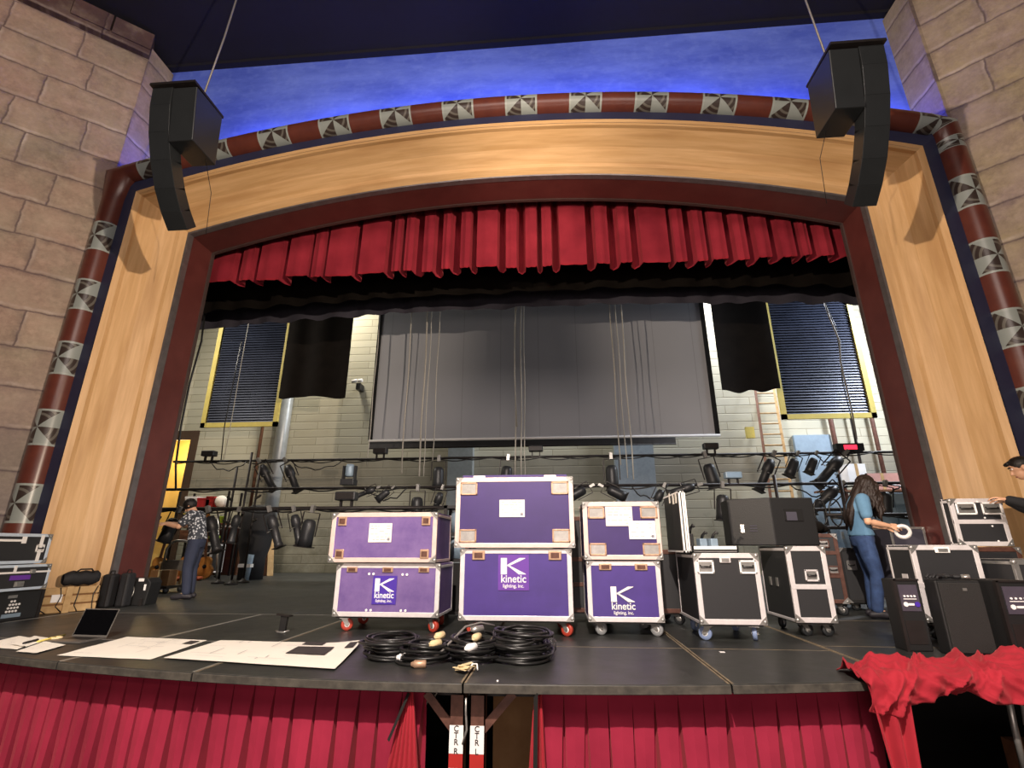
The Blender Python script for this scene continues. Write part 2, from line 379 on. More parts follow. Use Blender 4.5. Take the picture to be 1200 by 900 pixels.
    def build(s, name, mat, parent=None, bevel=0, recalc=True):
        if recalc: bmesh.ops.recalc_face_normals(s.bm, faces=s.bm.faces[:])
        me = bpy.data.meshes.new(name); s.bm.to_mesh(me); s.bm.free()
        me.materials.append(mat); o = bpy.data.objects.new(name, me); COL.objects.link(o)
        if parent is not None: o.parent = parent
        if bevel:
            md = o.modifiers.new('bevel', 'BEVEL'); md.width = bevel; md.segments = 2; md.limit_method = 'ANGLE'
        return o

def tag(o, label=None, cat=None, group=None, kind=None):
    if label: o['label'] = label
    if cat: o['category'] = cat
    if group: o['group'] = group
    if kind: o['kind'] = kind
    return o
def thing(name, label, cat, loc=(0,0,0), rz=0., group=None, rot=None):
    o = bpy.data.objects.new(name, None); COL.objects.link(o); o.empty_display_size = .1
    o.location = loc; o.rotation_euler = rot if rot else (0, 0, rz)
    return tag(o, label, cat, group)
def struct(o): o['kind'] = 'structure'; return o
def copy_tree(o, parent=None):
    c = o.copy(); COL.objects.link(c); c.parent = parent
    for ch in list(o.children): copy_tree(ch, c)
    return c
def lettering(txt, size, parent, mat, loc, rot=(PI/2,0,0), name='lettering', bold=0.0, align='CENTER', sx=1.0, ext=.0008):
    cu = bpy.data.curves.new('t', 'FONT'); cu.body = txt; cu.size = size; cu.align_x = align; cu.extrude = ext; cu.offset = bold
    t = bpy.data.objects.new('t', cu); COL.objects.link(t); bpy.context.view_layer.update()
    me = bpy.data.meshes.new_from_object(t.evaluated_get(bpy.context.evaluated_depsgraph_get()))
    bpy.data.objects.remove(t); me.name = name; me.materials.clear(); me.materials.append(mat)
    o = bpy.data.objects.new(name, me); COL.objects.link(o); o.parent = parent; o.location = loc; o.rotation_euler = rot; o.scale = (sx, 1, 1)
    return o
# ================================================================== THE SETTING
YO, HWO = 6.44, 6.186        # outer edge of the oak frame
YI, HWI = 7.08, 5.65         # inner edge of the oak frame
YR = 7.75                    # stage side of the reveal
YT, HWT, RTB = 6.6, 6.68, .185
def zo(x): return 7.37 - .0246 * (x - XC) ** 2
def zi(x): return 6.85 - .0257 * (x - XC) ** 2
def zt(x): return 7.83 - .0220 * (x - XC) ** 2
YB = 7.2                     # painted sky wall above the arch
ZTOP = 9.72

# oak frame: three mitred boards with a shallow cove across
PROF = [(0, 0, 0), (.10, 0, .02), (.16, .05, .05), (.5, .11, 0), (.80, .07, 0), (.86, .015, 0), (1, 0, 0)]
def oak_side(s, name):
    P, UV = [], []
    for t, dep, _ in PROF:
        x = XC + s * (HWO + (HWI - HWO) * t + dep * .5); y = YO + (YI - YO) * t + dep * .45
        ztop = zo(XC + HWO) + (zi(XC + HWI) - zo(XC + HWO)) * t + dep * .5
        P.append([(x, y, ztop * k / 8) for k in range(9)])
        UV.append([(ztop * k / 8 + 3 * s, t * .85 + 5 * s) for k in range(9)])
    return struct(MB().grid(P, UV, smooth=False).build(name, M['oak']))
oak_side(-1, 'trim_1'); oak_side(1, 'trim_2')
P, UV = [], []
NX = 48
for t, dep, _ in PROF:
    row, uvr = [], []
    for k in range(NX + 1):
        q = -1 + 2 * k / NX
        x = XC + q * (HWO + (HWI - HWO) * t + dep * .5)
        z = zo(XC + q * HWO) * (1 - t) + zi(XC + q * HWI) * t + dep * .5
        row.append((x, YO + (YI - YO) * t + dep * .45, z)); uvr.append((q * 6, t * .85))
    P.append(row); UV.append(uvr)
struct(MB().grid(P, UV, smooth=False).build('trim_3', M['oak']))

# reveal behind the frame: grey metal edge, maroon lining
def opening_pts(hw, zf, inset=0.0, n=NX):
    L = [Vector((XC - hw + inset, 0, zf(XC + hw) * k / 6)) for k in range(7)]
    A = [Vector((XC + hw * q - inset * q, 0, zf(XC + hw * q) - inset * .6)) for q in [(-1 + 2 * k / n) for k in range(n + 1)]]
    Rr = [Vector((XC + hw - inset, 0, zf(XC + hw) * k / 6)) for k in range(6, -1, -1)]
    return L[:-1] + A + Rr[1:]
def sweep(name, hw, zf, ys, insets, mat):
    rows = []
    for y, i in zip(ys, insets): rows.append([(p.x, y, p.z) for p in opening_pts(hw, zf, i)])
    return struct(MB().grid(rows, smooth=False).build(name, mat))
sweep('trim_4', HWI, zi, (YI - .005, YI + .0, YI + .10, YI + .101), (-.01, .03, .035, .0), M['edgegrey'])
sweep('wall_reveal', HWI, zi, (YI + .09, YR - .05), (.02, .02), M['maroon'])
sweep('trim_5', HWI, zi, (YR - .06, YR - .06, YR), (.02, .045, .045), simple('dull_brown_edge', '#574845', .45, .2))
# navy strip outside the oak, then the painted roll moulding
rowa = [(p.x, YO + .035, p.z) for p in opening_pts(HWO - .02, lambda x: 7.335 - .0246 * (x - XC) ** 2, 0)]
rowb = [(p.x, YO + .14, p.z) for p in opening_pts(HWO + .33, lambda x: 7.66 - .0225 * (x - XC) ** 2, 0)]
rowc = [(p.x, YT + .01, p.z) for p in opening_pts(HWT + .02, zt, 0)]
struct(MB().grid([rowa, rowb, rowc], smooth=False).build('trim_6', M['navy']))
path = [Vector((XC - HWT, YT, zt(XC + HWT) * k / 14)) for k in range(15)] + \
       [Vector((XC + HWT * q, YT, zt(XC + HWT * q))) for q in [(-1 + 2 * k / 60) for k in range(1, 60)]] + \
       [Vector((XC + HWT, YT, zt(XC + HWT) * k / 14)) for k in range(14, -1, -1)]
def roll(name, path, r, n=20):
    bm = MB(); rows, uvs = [], []; u = 0.0
    for i, p in enumerate(path):
        if i: u += (p - path[i-1]).length
        a = path[max(i-1, 0)]; b = path[min(i+1, len(path)-1)]
        t = (b - a).normalized(); out = Vector((-t.z, 0, t.x)); 
        k = 1.0 / max(.6, abs((path[min(i+1, len(path)-1)] - p).normalized().dot(t)) if i < len(path)-1 else 1.0)
        row, uvr = [], []
        for j in range(n + 1):
            th = -PI * .62 + 1.24 * PI * j / n + (.25 if abs(t.z) < .5 else 0) * 0
            d = out * math.sin(th) * k + Vector((0, -1, 0)) * math.cos(th)
            row.append(p + d * r); uvr.append((u + (.23 if i < 14 else -.62 if i < 75 else .1), th * r * 1.05))
        rows.append(row); uvs.append(uvr)
    return bm.grid(rows, uvs).build(name, M['tube'])
struct(roll('trim_7', path, RTB))

# painted sky wall over the arch, wall behind the frame on the stage side
def arch_wall(name, y, zf, hw, ztop, xl, xr, mat):
    b = MB(); rows = [[], []]
    for k in range(NX + 1):
        x = XC + hw * (-1 + 2 * k / NX); rows[0].append((x, y, zf(x))); rows[1].append((x, y, ztop))
    b.grid(rows, smooth=False)
    for xa, xb in ((xl, XC - hw), (XC + hw, xr)): b.poly([(xa, y, 0), (xb, y, 0), (xb, y, ztop), (xa, y, ztop)])
    return struct(b.build(name, mat))
arch_wall('wall_sky', YB, zi, 6.3, 10.05, -17, 16, M['sky'])
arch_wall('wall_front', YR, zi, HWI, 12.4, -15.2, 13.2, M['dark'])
rows = [[(p.x, y, p.z + .02) for p in path] for y in (YT, YB)]
struct(MB().grid(rows, smooth=False).build('trim_8', M['navy']))
struct(MB().poly([(-17, YB + .05, 10.02), (16, YB + .05, 10.02), (16, -8, 12.6), (-17, -8, 12.6)]).build('ceiling', M['skydark']))
# ceiling beam line where the painted ceiling starts
struct(MB().box(-17, 16, YB - .12, YB, 9.98, 10.1).build('trim_9', M['skydark']))

# splayed stone walls
def stone_wall(s, name, mat, extra):
    import math as m_
    ang = math.atan2(-.656, -.755 * -s * -1) if False else None
    cx, cy = XC + s * 6.86, 6.62
    b = MB()
    b.box(0, 13, -.0, .35, HF, ZTOP)
    rnd = random.Random(5 + s)
    o = b.build(name, mat); b = MB(); x = 0.0
    while x < 12.5:                                  # crumbling top courses
        w = rnd.uniform(.5, 1.0)
        b.box(x, x + w - .03, rnd.uniform(-.16, -.04), .35, ZTOP + .02, ZTOP + rnd.uniform(.25, .6)); x += w
    b.box(0, 13, -.12, .3, ZTOP - .1, ZTOP + .06)
    o2 = b.build(name + '_coping', M['stonedk']); struct(o2)
    # local +x runs from the frame towards the audience; local -y faces the room
    if s < 0:
        o.location = (cx, cy, 0); o.rotation_euler = (0, 0, PI + math.atan2(.656, .755)); o.scale = (1, -1, 1); o2.scale = (1, -1, 1)
    else:
        o.location = (cx, cy, 0); o.rotation_euler = (0, 0, -math.atan2(.656, .755))
    o2.location = o.location; o2.rotation_euler = o.rotation_euler
    return struct(o)
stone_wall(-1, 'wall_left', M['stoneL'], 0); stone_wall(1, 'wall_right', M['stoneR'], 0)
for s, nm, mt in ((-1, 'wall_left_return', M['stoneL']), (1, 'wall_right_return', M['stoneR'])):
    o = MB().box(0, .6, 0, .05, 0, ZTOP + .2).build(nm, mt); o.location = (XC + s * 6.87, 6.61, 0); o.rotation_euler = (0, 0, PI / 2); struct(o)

# stage house
b = MB(); YW = 16.2
b.box(-12.35, 13.2, YW, YW + .3, 0, 12.4); b.box(-15.2, -14.4, YW, YW + .3, 0, 12.4); b.box(-14.4, -12.35, YW, YW + .3, 4.45, 12.4)
struct(b.build('wall_back', M['backwall']))
b = MB(); b.box(-15, -11.5, YW + 1.6, YW + 1.7, 0, 5); b.box(-12.34, -12.25, YW + .3, YW + 1.6, 0, 5); b.box(-14.5, -14.4, YW + .3, YW + 1.6, 0, 5); b.box(-14.4, -12.3, YW + .3, YW + 1.6, 4.6, 4.7)
struct(b.build('wall_side_room', M['yellowwall']))
struct(MB().box(-14.5, -12.2, YW - .06, YW, 4.3, 4.62).box(-12.45, -12.2, YW - .06, YW, 0, 4.3).build('trim_10', simple('dark_oak', '#4a3526', .6)))
struct(MB().box(-15.3, -15.1, YR, YW + .3, 0, 12.4).build('wall_stage_right', M['backwall']))
struct(MB().box(13.1, 13.3, YR, YW + .3, 0, 12.4).build('wall_stage_left', M['backwall']))
struct(MB().box(-15.2, 13.2, YR, YW + .3, 12.4, 12.6).build('ceiling_stage', M['dark']))
struct(MB().box(-15.2, 13.2, 6.5, YW + 1.8, -.2, 0).build('floor', M['deckback']))
struct(MB().box(-17, 16, -8, 6.5, HF - .2, HF).build('floor_house', simple('dark_house_carpet', '#2a2524', .9)))
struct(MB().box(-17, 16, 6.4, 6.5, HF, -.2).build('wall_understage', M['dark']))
# wall features: bare steel columns built into the back wall
struct(MB().box(-3.35, -2.55, YW - .35, YW, 0, 5.3).build('trim_11', simple('grey_painted_steel', '#8f9698', .5, .2)))
struct(MB().box(1.95, 3.15, YW - .35, YW, 0, 6).build('trim_12', simple('blue_grey_steel', '#9aa6b0', .5, .2)))

# ================================================================== STAGE PLATFORMS
def yfront(x): return 3.45 + .04 * (x + .6) ** 2
def platform(label, x0, x1, y0, y1, front, legs=()):
    t = thing('stage_platform', label, 'platform', ((x0 + x1) / 2, y1, 0), 0, 'black decked apron platforms')
    ox, oy = t.location.x, t.location.y; g = .006
    n = 10
    fr = [(x0 + g + (x1 - x0 - 2 * g) * k / n) for k in range(n + 1)]
    pf = [(x - ox, (yfront(x) if front else y0 + g) - oy) for x in fr]
    MB().prism(pf + [(x1 - g - ox, y1 - g - oy), (x0 + g - ox, y1 - g - oy)], -.055, 0, 'z').build('deck', M['deck'], t, bevel=.006)
    e = MB(); w = .014
    for xa in (x0 + g, x1 - g - w): e.box(xa - ox, xa + w - ox, (yfront(xa) + .02 if front else y0 + g) - oy, y1 - g - oy, -.03, .0015)
    e.box(x0 + g - ox, x1 - g - ox, y1 - g - w * .7 - oy, y1 - g - oy, -.03, .0012)
    e.build('edge_strip', M['seammetal'] if x1 < -.6 else M['seam'], t)
    if front:
        MB().grid([[(x - ox, yfront(x) - .004 + d - oy, z) for x in fr] for d, z in ((.012, .001), (0, -.008), (0, -.05), (.02, -.056))], smooth=False).build('nosing', M['stage_edge'], t)
        MB().grid([[(x - ox, yfront(x) + .3 + d - oy, z) for x in fr] for d, z in ((0, -.056), (0, -.14), (.05, -.14), (.05, -.056))], smooth=False).build('frame_rail', M['iron'], t)
    return t
XS = [-6.05, -3.62, -2.42, -.58, 1.05, 2.20, 4.25, 5.9]
names = ['outermost at house left', 'under the first drawing sheet', 'under the second drawing sheet and the cable coils', 'between the centre seam and the open black case', 'under the front castors of the open black case', 'under the red cloth heap', 'outermost at house right']
PL = []
for i in range(7):
    if i < 7: PL.append(platform('black stage platform in the front row, ' + names[i], XS[i], XS[i+1], 0, 4.7, True) if i < 5 else
                        platform('black stage platform in the front row, ' + names[i], XS[i], XS[i+1], 0, 4.9 if i == 5 else 5.3, True))
names2 = ['at far left, under the laptop and rack', 'behind the first drawing sheet', 'under the left purple stack', 'under the tallest purple stack', 'under the open black case', 'under the floor wedge speakers', 'at far right']
for i in range(7):
    y0 = 4.7 if i < 5 else (4.9 if i == 5 else 5.3)
    platform('black stage platform in the second row, ' + names2[i], XS[i], XS[i+1], y0, 6.5, False)
t = platform('black stage platform by the stone wall at far left', -7.2, -6.05, 5.6, 6.5, False)

# legs and braces under the two centre platforms, seen through the gap in the skirt
def leg(parent, x, y, txt, braceto, tape_first):
    ox, oy = parent.location.x, parent.location.y
    lg = MB().box(x - .045 - ox, x + .045 - ox, y - oy, y + .008 - oy, HF, -.1).box(x + (.035 if tape_first else .037) - ox, x + .045 - ox, y - oy, y + .09 - oy, HF, -.1).build('leg', M['brownsteel'], parent)
    tp = MB().box(x - .047 - ox, x + .04 - ox, y - .003 - oy, y - oy, -.415, -.265).build('white_tape', M['tape_white'], lg)
    tp.parent = lg
    z = -.297
    for ch in txt:
        if ch != ' ': lettering(ch, .045, lg, M['inkd'], (x - .004 - ox, y - .004 - oy, z), name='lettering', bold=.0008)
        z -= .036 if ch != ' ' else .012
    MB().box(x - .047 - ox, x + .04 - ox, y - .0032 - oy, y - oy, -.49, -.416).build('red_tape', M['redpaint'], lg)
    MB().box(x - .047 - ox, x + .04 - ox, y - .003 - oy, y - oy, -.7, -.491).build('white_tape', M['tape_white'], lg)
    a, bb = braceto
    br = MB(); br.bar((a[0] - ox, a[1] - oy, a[2]), (bb[0] - ox, bb[1] - oy, bb[2]), .012, .05)
    br.build('brace', M['brownsteel'], parent)
yl = 3.6
xr_ = -.58 - .055; xl_ = -.58 + .075
leg(PL[2], xr_, yl, 'CTR R', (at(500, 812, yl + .02), at(534, 858, yl + .02)), True)
leg(PL[3], xl_, yl, 'CTR L', (at(602, 812, yl + .02), at(563, 858, yl + .02)), False)
ox, oy = PL[2].location.x, PL[2].location.y
q = [at(546, 818, yl), at(546, 835, yl), at(547, 855, yl), at(542, 872, yl)]
MB().path([(p.x - ox, p.y - oy, p.z) for p in q], .008, 6).build('lock_rod', M['steel'], PL[2])
ox, oy = PL[3].location.x, PL[3].location.y
q = [at(583, 797, 3.52), at(583, 805, 3.52), at(586, 805, 3.52)]
MB().path([(p.x - ox, p.y - oy, p.z) for p in q], .006, 6).build('hook', M['white'], PL[3])
ox, oy = PL[5].location.x, PL[5].location.y
for pts, r in (([at(1050, 822, 3.78), at(1056, 850, 3.78), at(1068, 903, 3.78), at(1075, 940, 3.78)], .018), ([at(1041, 848, 3.77), at(1044, 860, 3.77), at(1056, 860, 3.77), at(1056, 850, 3.77)], .013)):
    MB().path([(p.x - ox, p.y - oy, p.z) for p in pts], r, 8).build('leg' if r > .015 else 'hook', M['steel'], PL[5])
pts = [at(1178, 800, 4.1), at(1188, 850, 4.1), at(1200, 900, 4.1)]
MB().path([(p.x - ox, p.y - oy, p.z) for p in pts], .02, 8).build('leg', M['steel'], PL[5])
pts = [at(1185, 808, 4.05), at(1198, 822, 4.05), at(1202, 850, 4.05)]
MB().path([(p.x - ox, p.y - oy, p.z) for p in pts], .013, 8).build('brace', M['steel'], PL[5])
# timber and cardboard stored under the stage
t = thing('cardboard_box', 'brown cardboard box stored under the stage behind the centre legs', 'box', (-.05, 4.6, HF))
MB().box(-.45, .45, -.2, .3, 0, .9).build('box_body', M['tanbox'], t); MB().box(-.45, .45, -.22, .32, .9, .92).build('box_flap', M['tanbox'], t)
for i, (dx, dz) in enumerate(((0, .92), (.06, .95))):
    tag(MB().ob((-.05 + dx, 4.55, HF + dz + .015), (.7, .16, .025), Matrix.Rotation(.1 - i * .25, 4, 'Z')).build('timber_offcut', M['tan']),
        ('pale timber offcut lying on the cardboard box under the stage', 'upper pale timber offcut crossed over another under the stage')[i], 'timber', 'offcuts under the stage')
t = thing('wooden_crate', 'low brown wooden crate under the stage at far right', 'crate', (3.75, 4.5, HF))
MB().box(-.4, .4, -.25, .25, 0, .62).build('crate_body', M['brownwood'], t)
for sx in (-.37, .37): MB().box(sx - .03, sx + .03, -.27, -.25, 0, .62).build('batten', M['tanbox'], t)
for i, (px, pz) in enumerate(((491, -.3), (502, -.22), (512, -.15))):
    a = at(px + 2, 805, 3.75); bq = at(px - 2 + i * -2, 838 - i * 8, 3.75)
    tag(MB().path([a, (a + bq) / 2 + Vector((.006, 0, 0)), bq], .005, 6).build('string', M['rope']), ('pale cord hanging under the stage beside the left skirt', 'middle one of three pale cords hanging under the stage edge', 'pale cord hanging under the stage nearest the CTR R leg')[i], 'string', 'strings hanging under the stage')

# ================================================================== RED SKIRT
def skirt(name, label, x0, x1, zb=-1.15):
    rnd = random.Random(int(x0 * 100)); b = MB(); zs = [-.10 + (zb + .10) * k / 9 for k in range(10)]
    cols = []; x = x0
    while x < x1:
        w = rnd.uniform(.135, .165); lean = rnd.uniform(-.01, .03) * (1 if x < -.6 else 1); g0 = rnd.uniform(.02, .05); g1 = rnd.uniform(.26, .46); gd = rnd.uniform(.07, .12)
        bow = rnd.uniform(-.02, .03)
        for u in ('a', 'b', 'c', 'd', 'e'):
            col = []
            for z in zs:
                k = min(1.25, (z - zs[0]) / -.65); g = g0 + (g1 - g0) * k ** .8; d = .012 + gd * k ** .6
                off = {'a': (0, .004 * k), 'b': ((1 - g) * .5, -.012 * k), 'c': (1 - g, 0), 'd': (1 - g * .75, d), 'e': (1 - g * .1, d * .9)}[u]
                xx = x + off[0] * w + lean * k
                col.append((xx, yfront(xx) + .22 - .02 * k + off[1] + bow * k * .5, z))
            cols.append(col)
        x += w
    b.grid(cols, smooth=False)
    o = tag(b.build(name, M['velvet2']), label, 'stage skirt', 'pleated red skirts along the stage front')
    md = o.modifiers.new('thickness', 'SOLIDIFY'); md.thickness = .004
    hb = MB(); xs = [x0 + (x1 - x0) * k / 40 for k in range(41)]
    hb.grid([[(x_, yfront(x_) + .20 + (.006 if k else 0), z_) for x_ in xs] for k, z_ in enumerate((-.062, -.105))], smooth=False)
    h = hb.build('heading_band', M['velvet2'], o); return o
skirt('stage_skirt', 'long pleated red skirt on the stage front left of the centre gap', -6.0, -.98)
skirt('stage_skirt', 'pleated red skirt on the stage front right of the centre gap', -.11, 2.0)
# loose ends beside the gap: gathered cloth and black webbing
def gathered(label, pts_top, pts_bot, y, amp, n=6, nm='loose_skirt_end'):
    rows = []
    for j in range(12):
        k = j / 11; a = Vector(pts_top[0]).lerp(Vector(pts_bot[0]), k); c = Vector(pts_top[1]).lerp(Vector(pts_bot[1]), k)
        rows.append([a.lerp(c, i / 30) + Vector((0, amp * math.sin(i / 30 * n * 2 * PI + k * 1.3) * (.3 + k), .0)) for i in range(31)])
    o = tag(MB().grid(rows).build(nm, M['velvet3']), label, 'stage skirt')
    md = o.modifiers.new('t', 'SOLIDIFY'); md.thickness = .004; return o
gathered('gathered loose end of the left red skirt hanging beside the centre gap', (at(472, 822, 3.56), at(484, 806, 3.56)), (at(440, 950, 3.5), at(492, 950, 3.5)), 3.5, .022)
gathered('torn loose end of the right red skirt beside the centre gap', (at(625, 826, 3.56), at(634, 808, 3.56)), (at(616, 950, 3.54), at(642, 950, 3.54)), 3.5, .018, 3)
for (p, q_, lb) in ((at(479, 812, 3.52), at(455, 868, 3.46), 'black webbing strap slanting across the left skirt end'), (at(628, 812, 3.46), at(627, 930, 3.45), 'black webbing strap hanging straight beside the right skirt')):
    tag(MB().bar(p, q_, .035, .004).build('webbing_strap', M['blackmatte']), lb, 'strap')

# red cloth thrown back over the stage edge
nz_ = lambda p, s: noise.noise(Vector(p) * s)
rows = []; NU, NV = 190, 64
def ridge(v): return 1 - abs(v)*1.9
for i in range(NU + 1):
    u = i / NU; x = 1.86 + 2.6 * u; row = []
    yf = yfront(x)
    back = yf + .26 + .20 * math.sin(u * PI) ** .7 + .06 * nz_((u * 9, 3, 0), 1) + .03 * nz_((u * 30, 1, 0), 1)
    for j in range(NV + 1):
        v = j / NV
        wv = nz_((u * 7, v * 1.6, 5), 1)
        f1 = max(0, ridge(nz_((u * 13 + v * 2.2, v * 1.1 + u * 2, 1.7), 1.)))
        f2 = max(0, ridge(nz_((u * 27 - v * 3.0 + wv, v * 2.2, 4.1), 1.)))
        f3 = max(0, ridge(nz_((u * 46 + v * 6, v * 5, 8.3), 1.)))
        h = .016 + .050 * f1 ** 2 + .036 * f2 ** 2 + .014 * f3 ** 2
        if v < .62:
            k = v / .62; y = back + (yf - .02 - back) * k
            z = .006 + h * min(1, math.sin(min(k * 1.1 + .03, 1) * PI * .5) * 1.6) * (.8 + .35 * math.sin(k * PI))
        else:
            k = (v - .62) / .38
            drop = .11 + .05 * math.sin(u * 17 + 1) + .03 * nz_((u * 20, 0, 4), 1)
            y = yf - .03 - .04 * math.sin(k * PI) - .9 * h * min(1, k * 3 + .3)
            z = (.022 + h * .8) * (1 - k) - drop * k
        row.append((x + .03 * math.sin(v * 9 + u * 31) * (1 if u > .02 else .3), y, max(z, .008) if v < .6 else z))
    rows.append(row)
o = MB().grid(rows).build('red_cloth', M['velvet3'])
md = o.modifiers.new('t', 'SOLIDIFY'); md.thickness = .006
tag(o, 'crumpled bright red cloth heaped back over the stage edge at right', 'cloth')
rows = []
for j in range(16):
    k = j / 15
    row = []
    for i in range(25):
        s = i / 24
        x = 1.86 + .27 * s + k * (.10 - .13 * s); y = yfront(x) - .035 - .035 * math.sin(s * 4 * PI + 1.0 + k) - .02 * (1 - k)
        z = .055 - .85 * k * (1 - .25 * s)
        if j == 0: y += .10
        row.append((x, y, z))
    rows.append(row)
tail = MB().grid(rows).build('hanging_tail', M['velvet3'], o); md = tail.modifiers.new('t', 'SOLIDIFY'); md.thickness = .004

# ================================================================== OVERHEAD CURTAINS
def valance():
    rnd = random.Random(21); Y = 8.2; x = XC - 5.9; prof = []
    while x < XC + 5.95:
        if rnd.random() < .28: w = rnd.uniform(.36, .5)
        else: w = rnd.uniform(.12, .24)
        gap = rnd.uniform(.09, .21); zb = rnd.uniform(-.03, .03); tilt = rnd.uniform(-.04, .04); n = 6
        for k in range(n + 1):
            u = k / n; prof.append((x + w * u, -.13 + tilt * (u - .5) + .012 * math.sin(u * PI * 3) - .015 * math.sin(u * PI), zb - .02 * math.sin(u * PI)))
        prof.append((x + w + gap * .12, .10, zb + .02)); prof.append((x + w + gap * .5, .2, zb + .035)); prof.append((x + w + gap * .9, .10, zb + .03))
        x += w + gap
    rows = []
    for (px, py, zb) in prof:
        q = (px - XC) / 5.9
        zbot = 5.68 + zb - .05 * q * q
        rows.append([(px, Y + py * (1 - .25 * k / 8), zbot + (7.4 - zbot) * k / 8) for k in range(9)])
    o = tag(MB().grid(rows, smooth=True).build('valance_curtain', M['velvet']), 'pleated red velour valance hanging inside the top of the stage opening', 'curtain')
    md = o.modifiers.new('t', 'SOLIDIFY'); md.thickness = .01
    md = o.modifiers.new('es', 'EDGE_SPLIT'); md.split_angle = math.radians(40)
    MB().grid([[(r[0][0], r[0][1] - .012, r[0][2] + dz) for r in rows] for dz in (-.006, .03)], smooth=False).build('hem', M['velvet3'], o)
valance()
def border(label, y, x0, x1, zb, zt_, mat, wav=.025, amp=.05, nm='border_curtain', n=160, per=9, fn=None):
    rows = [[], [], []]
    rnd = random.Random(int(y * 10 + x0))
    for k in range(n + 1):
        x = x0 + (x1 - x0) * k / n; d = amp * math.sin(x * per + 1.5 * math.sin(x * 1.7)); e = wav * math.sin(x * 6.1 + 2 * math.sin(x * 2.3))
        zz = zb + (fn(x) if fn else 0)
        rows[0].append((x, y + d, zz + e)); rows[1].append((x, y + d * .8, (zz + zt_) / 2)); rows[2].append((x, y + d * .5, zt_))
    return tag(MB().grid(rows).build(nm, mat), label, 'curtain')
border('black border curtain across the full opening directly behind the red valance', 9.4, -9.5, 8.6, 5.80, 10.5, M['blackcloth'], fn=lambda x: .08 - .004 * (x + .3) ** 2)
border('second dark grey border curtain showing as a band below the black one', 10.4, -10.6, 9.4, 5.90, 10.5, M['greycloth'], fn=lambda x: .12 - .0045 * (x + .3) ** 2)
def flown(label, pa, pb, y, ztop, per=5):
    x0, x1 = at(pa[0], pa[1], y).x, at(pb[0], pb[1], y).x; z0 = at(pa[0], pa[1], y).z
    return border(label, y, x0, x1, z0, ztop, M['blackcloth'], wav=.04, amp=.06, nm='leg_curtain', n=40, per=per)
flown('short black leg curtain hanging beside the left slatted panel', (326, 467), (404, 467), 13.5, 10.5)
flown('short black leg curtain hanging beside the right slatted panel above the ladder', (846, 459), (914, 457), 13.5, 10.5)
# ================================================================== ROAD CASES
def plate_handle(parent, x, z, w=.17, h=.12, mat=None, y=0., nm='handle', grip=True):
    mat = mat or M['alu']
    p = MB(); r = .016
    for a in ((-w/2, w/2, h/2 - r, h/2), (-w/2, w/2, -h/2, -h/2 + r), (-w/2, -w/2 + r, -h/2, h/2), (w/2 - r, w/2, -h/2, h/2)):
        p.box(x + a[0], x + a[1], y - .010, y + .002, z + a[2], z + a[3])
    o = p.build(nm, mat, parent, bevel=.003)
    MB().box(x - w/2 + r, x + w/2 - r, y - .003, y + .001, z - h/2 + r, z + h/2 - r).build('recess_dish', M['steel'], o)
    if grip:
        MB().path([(x - w*.3, y - .004, z + h*.12), (x - w*.3, y - .016, z - .0), (x + w*.3, y - .016, z - .0), (x + w*.3, y - .004, z + h*.12)], .008, 6).build('grip', M['black'], o)
    return o
def latch(parent, x, z, w=.12, h=.075, mat=None, y=0.):
    mat = mat or M['brass']
    o = MB().box(x - w/2, x + w/2, y - .012, y + .002, z - h/2, z + h/2).build('latch', mat, parent, bevel=.006)
    MB().box(x - w*.32, x + w*.32, y - .018, y - .01, z - h*.28, z + h*.28).build('latch_tongue', M['brownsteel'] if mat == M['brass'] else M['steel'], o)
    return o
def castor(parent, x, y, wm, rot=0., r=.058, top=.135):
    R_ = Matrix.Translation(Vector((x, y, 0))) @ Matrix.Rotation(rot, 4, 'Z')
    f = MB(); f.box(-.045, .045, -.045, .045, top - .012, top, R_)
    for s in (-.024, .021): f.prism([(-.03, top - .01), (.03, top - .01), (.05, r), (.04, r - .018), (.018, r - .01)], s, s + .003, 'y', R_)
    f.box(.02, .045, -.03, .03, r - .008, r + .008, R_)
    o = f.build('castor', M['steel'], parent)
    m = R_ @ Matrix.Translation(Vector((.032, 0, r))) @ Matrix.Rotation(PI/2, 4, 'X')
    w = MB().lathe([(r*.62, -.019), (r*.95, -.019), (r, -.012), (r, .012), (r*.95, .019), (r*.62, .019)], 22, m).build('wheel', wm, o)
    MB().lathe([(.012, -.022), (r*.6, -.017), (r*.6, .017), (.012, .022)], 16, m).build('hub', M['white'] if wm != M['black_wheel'] else M['steel'], o)
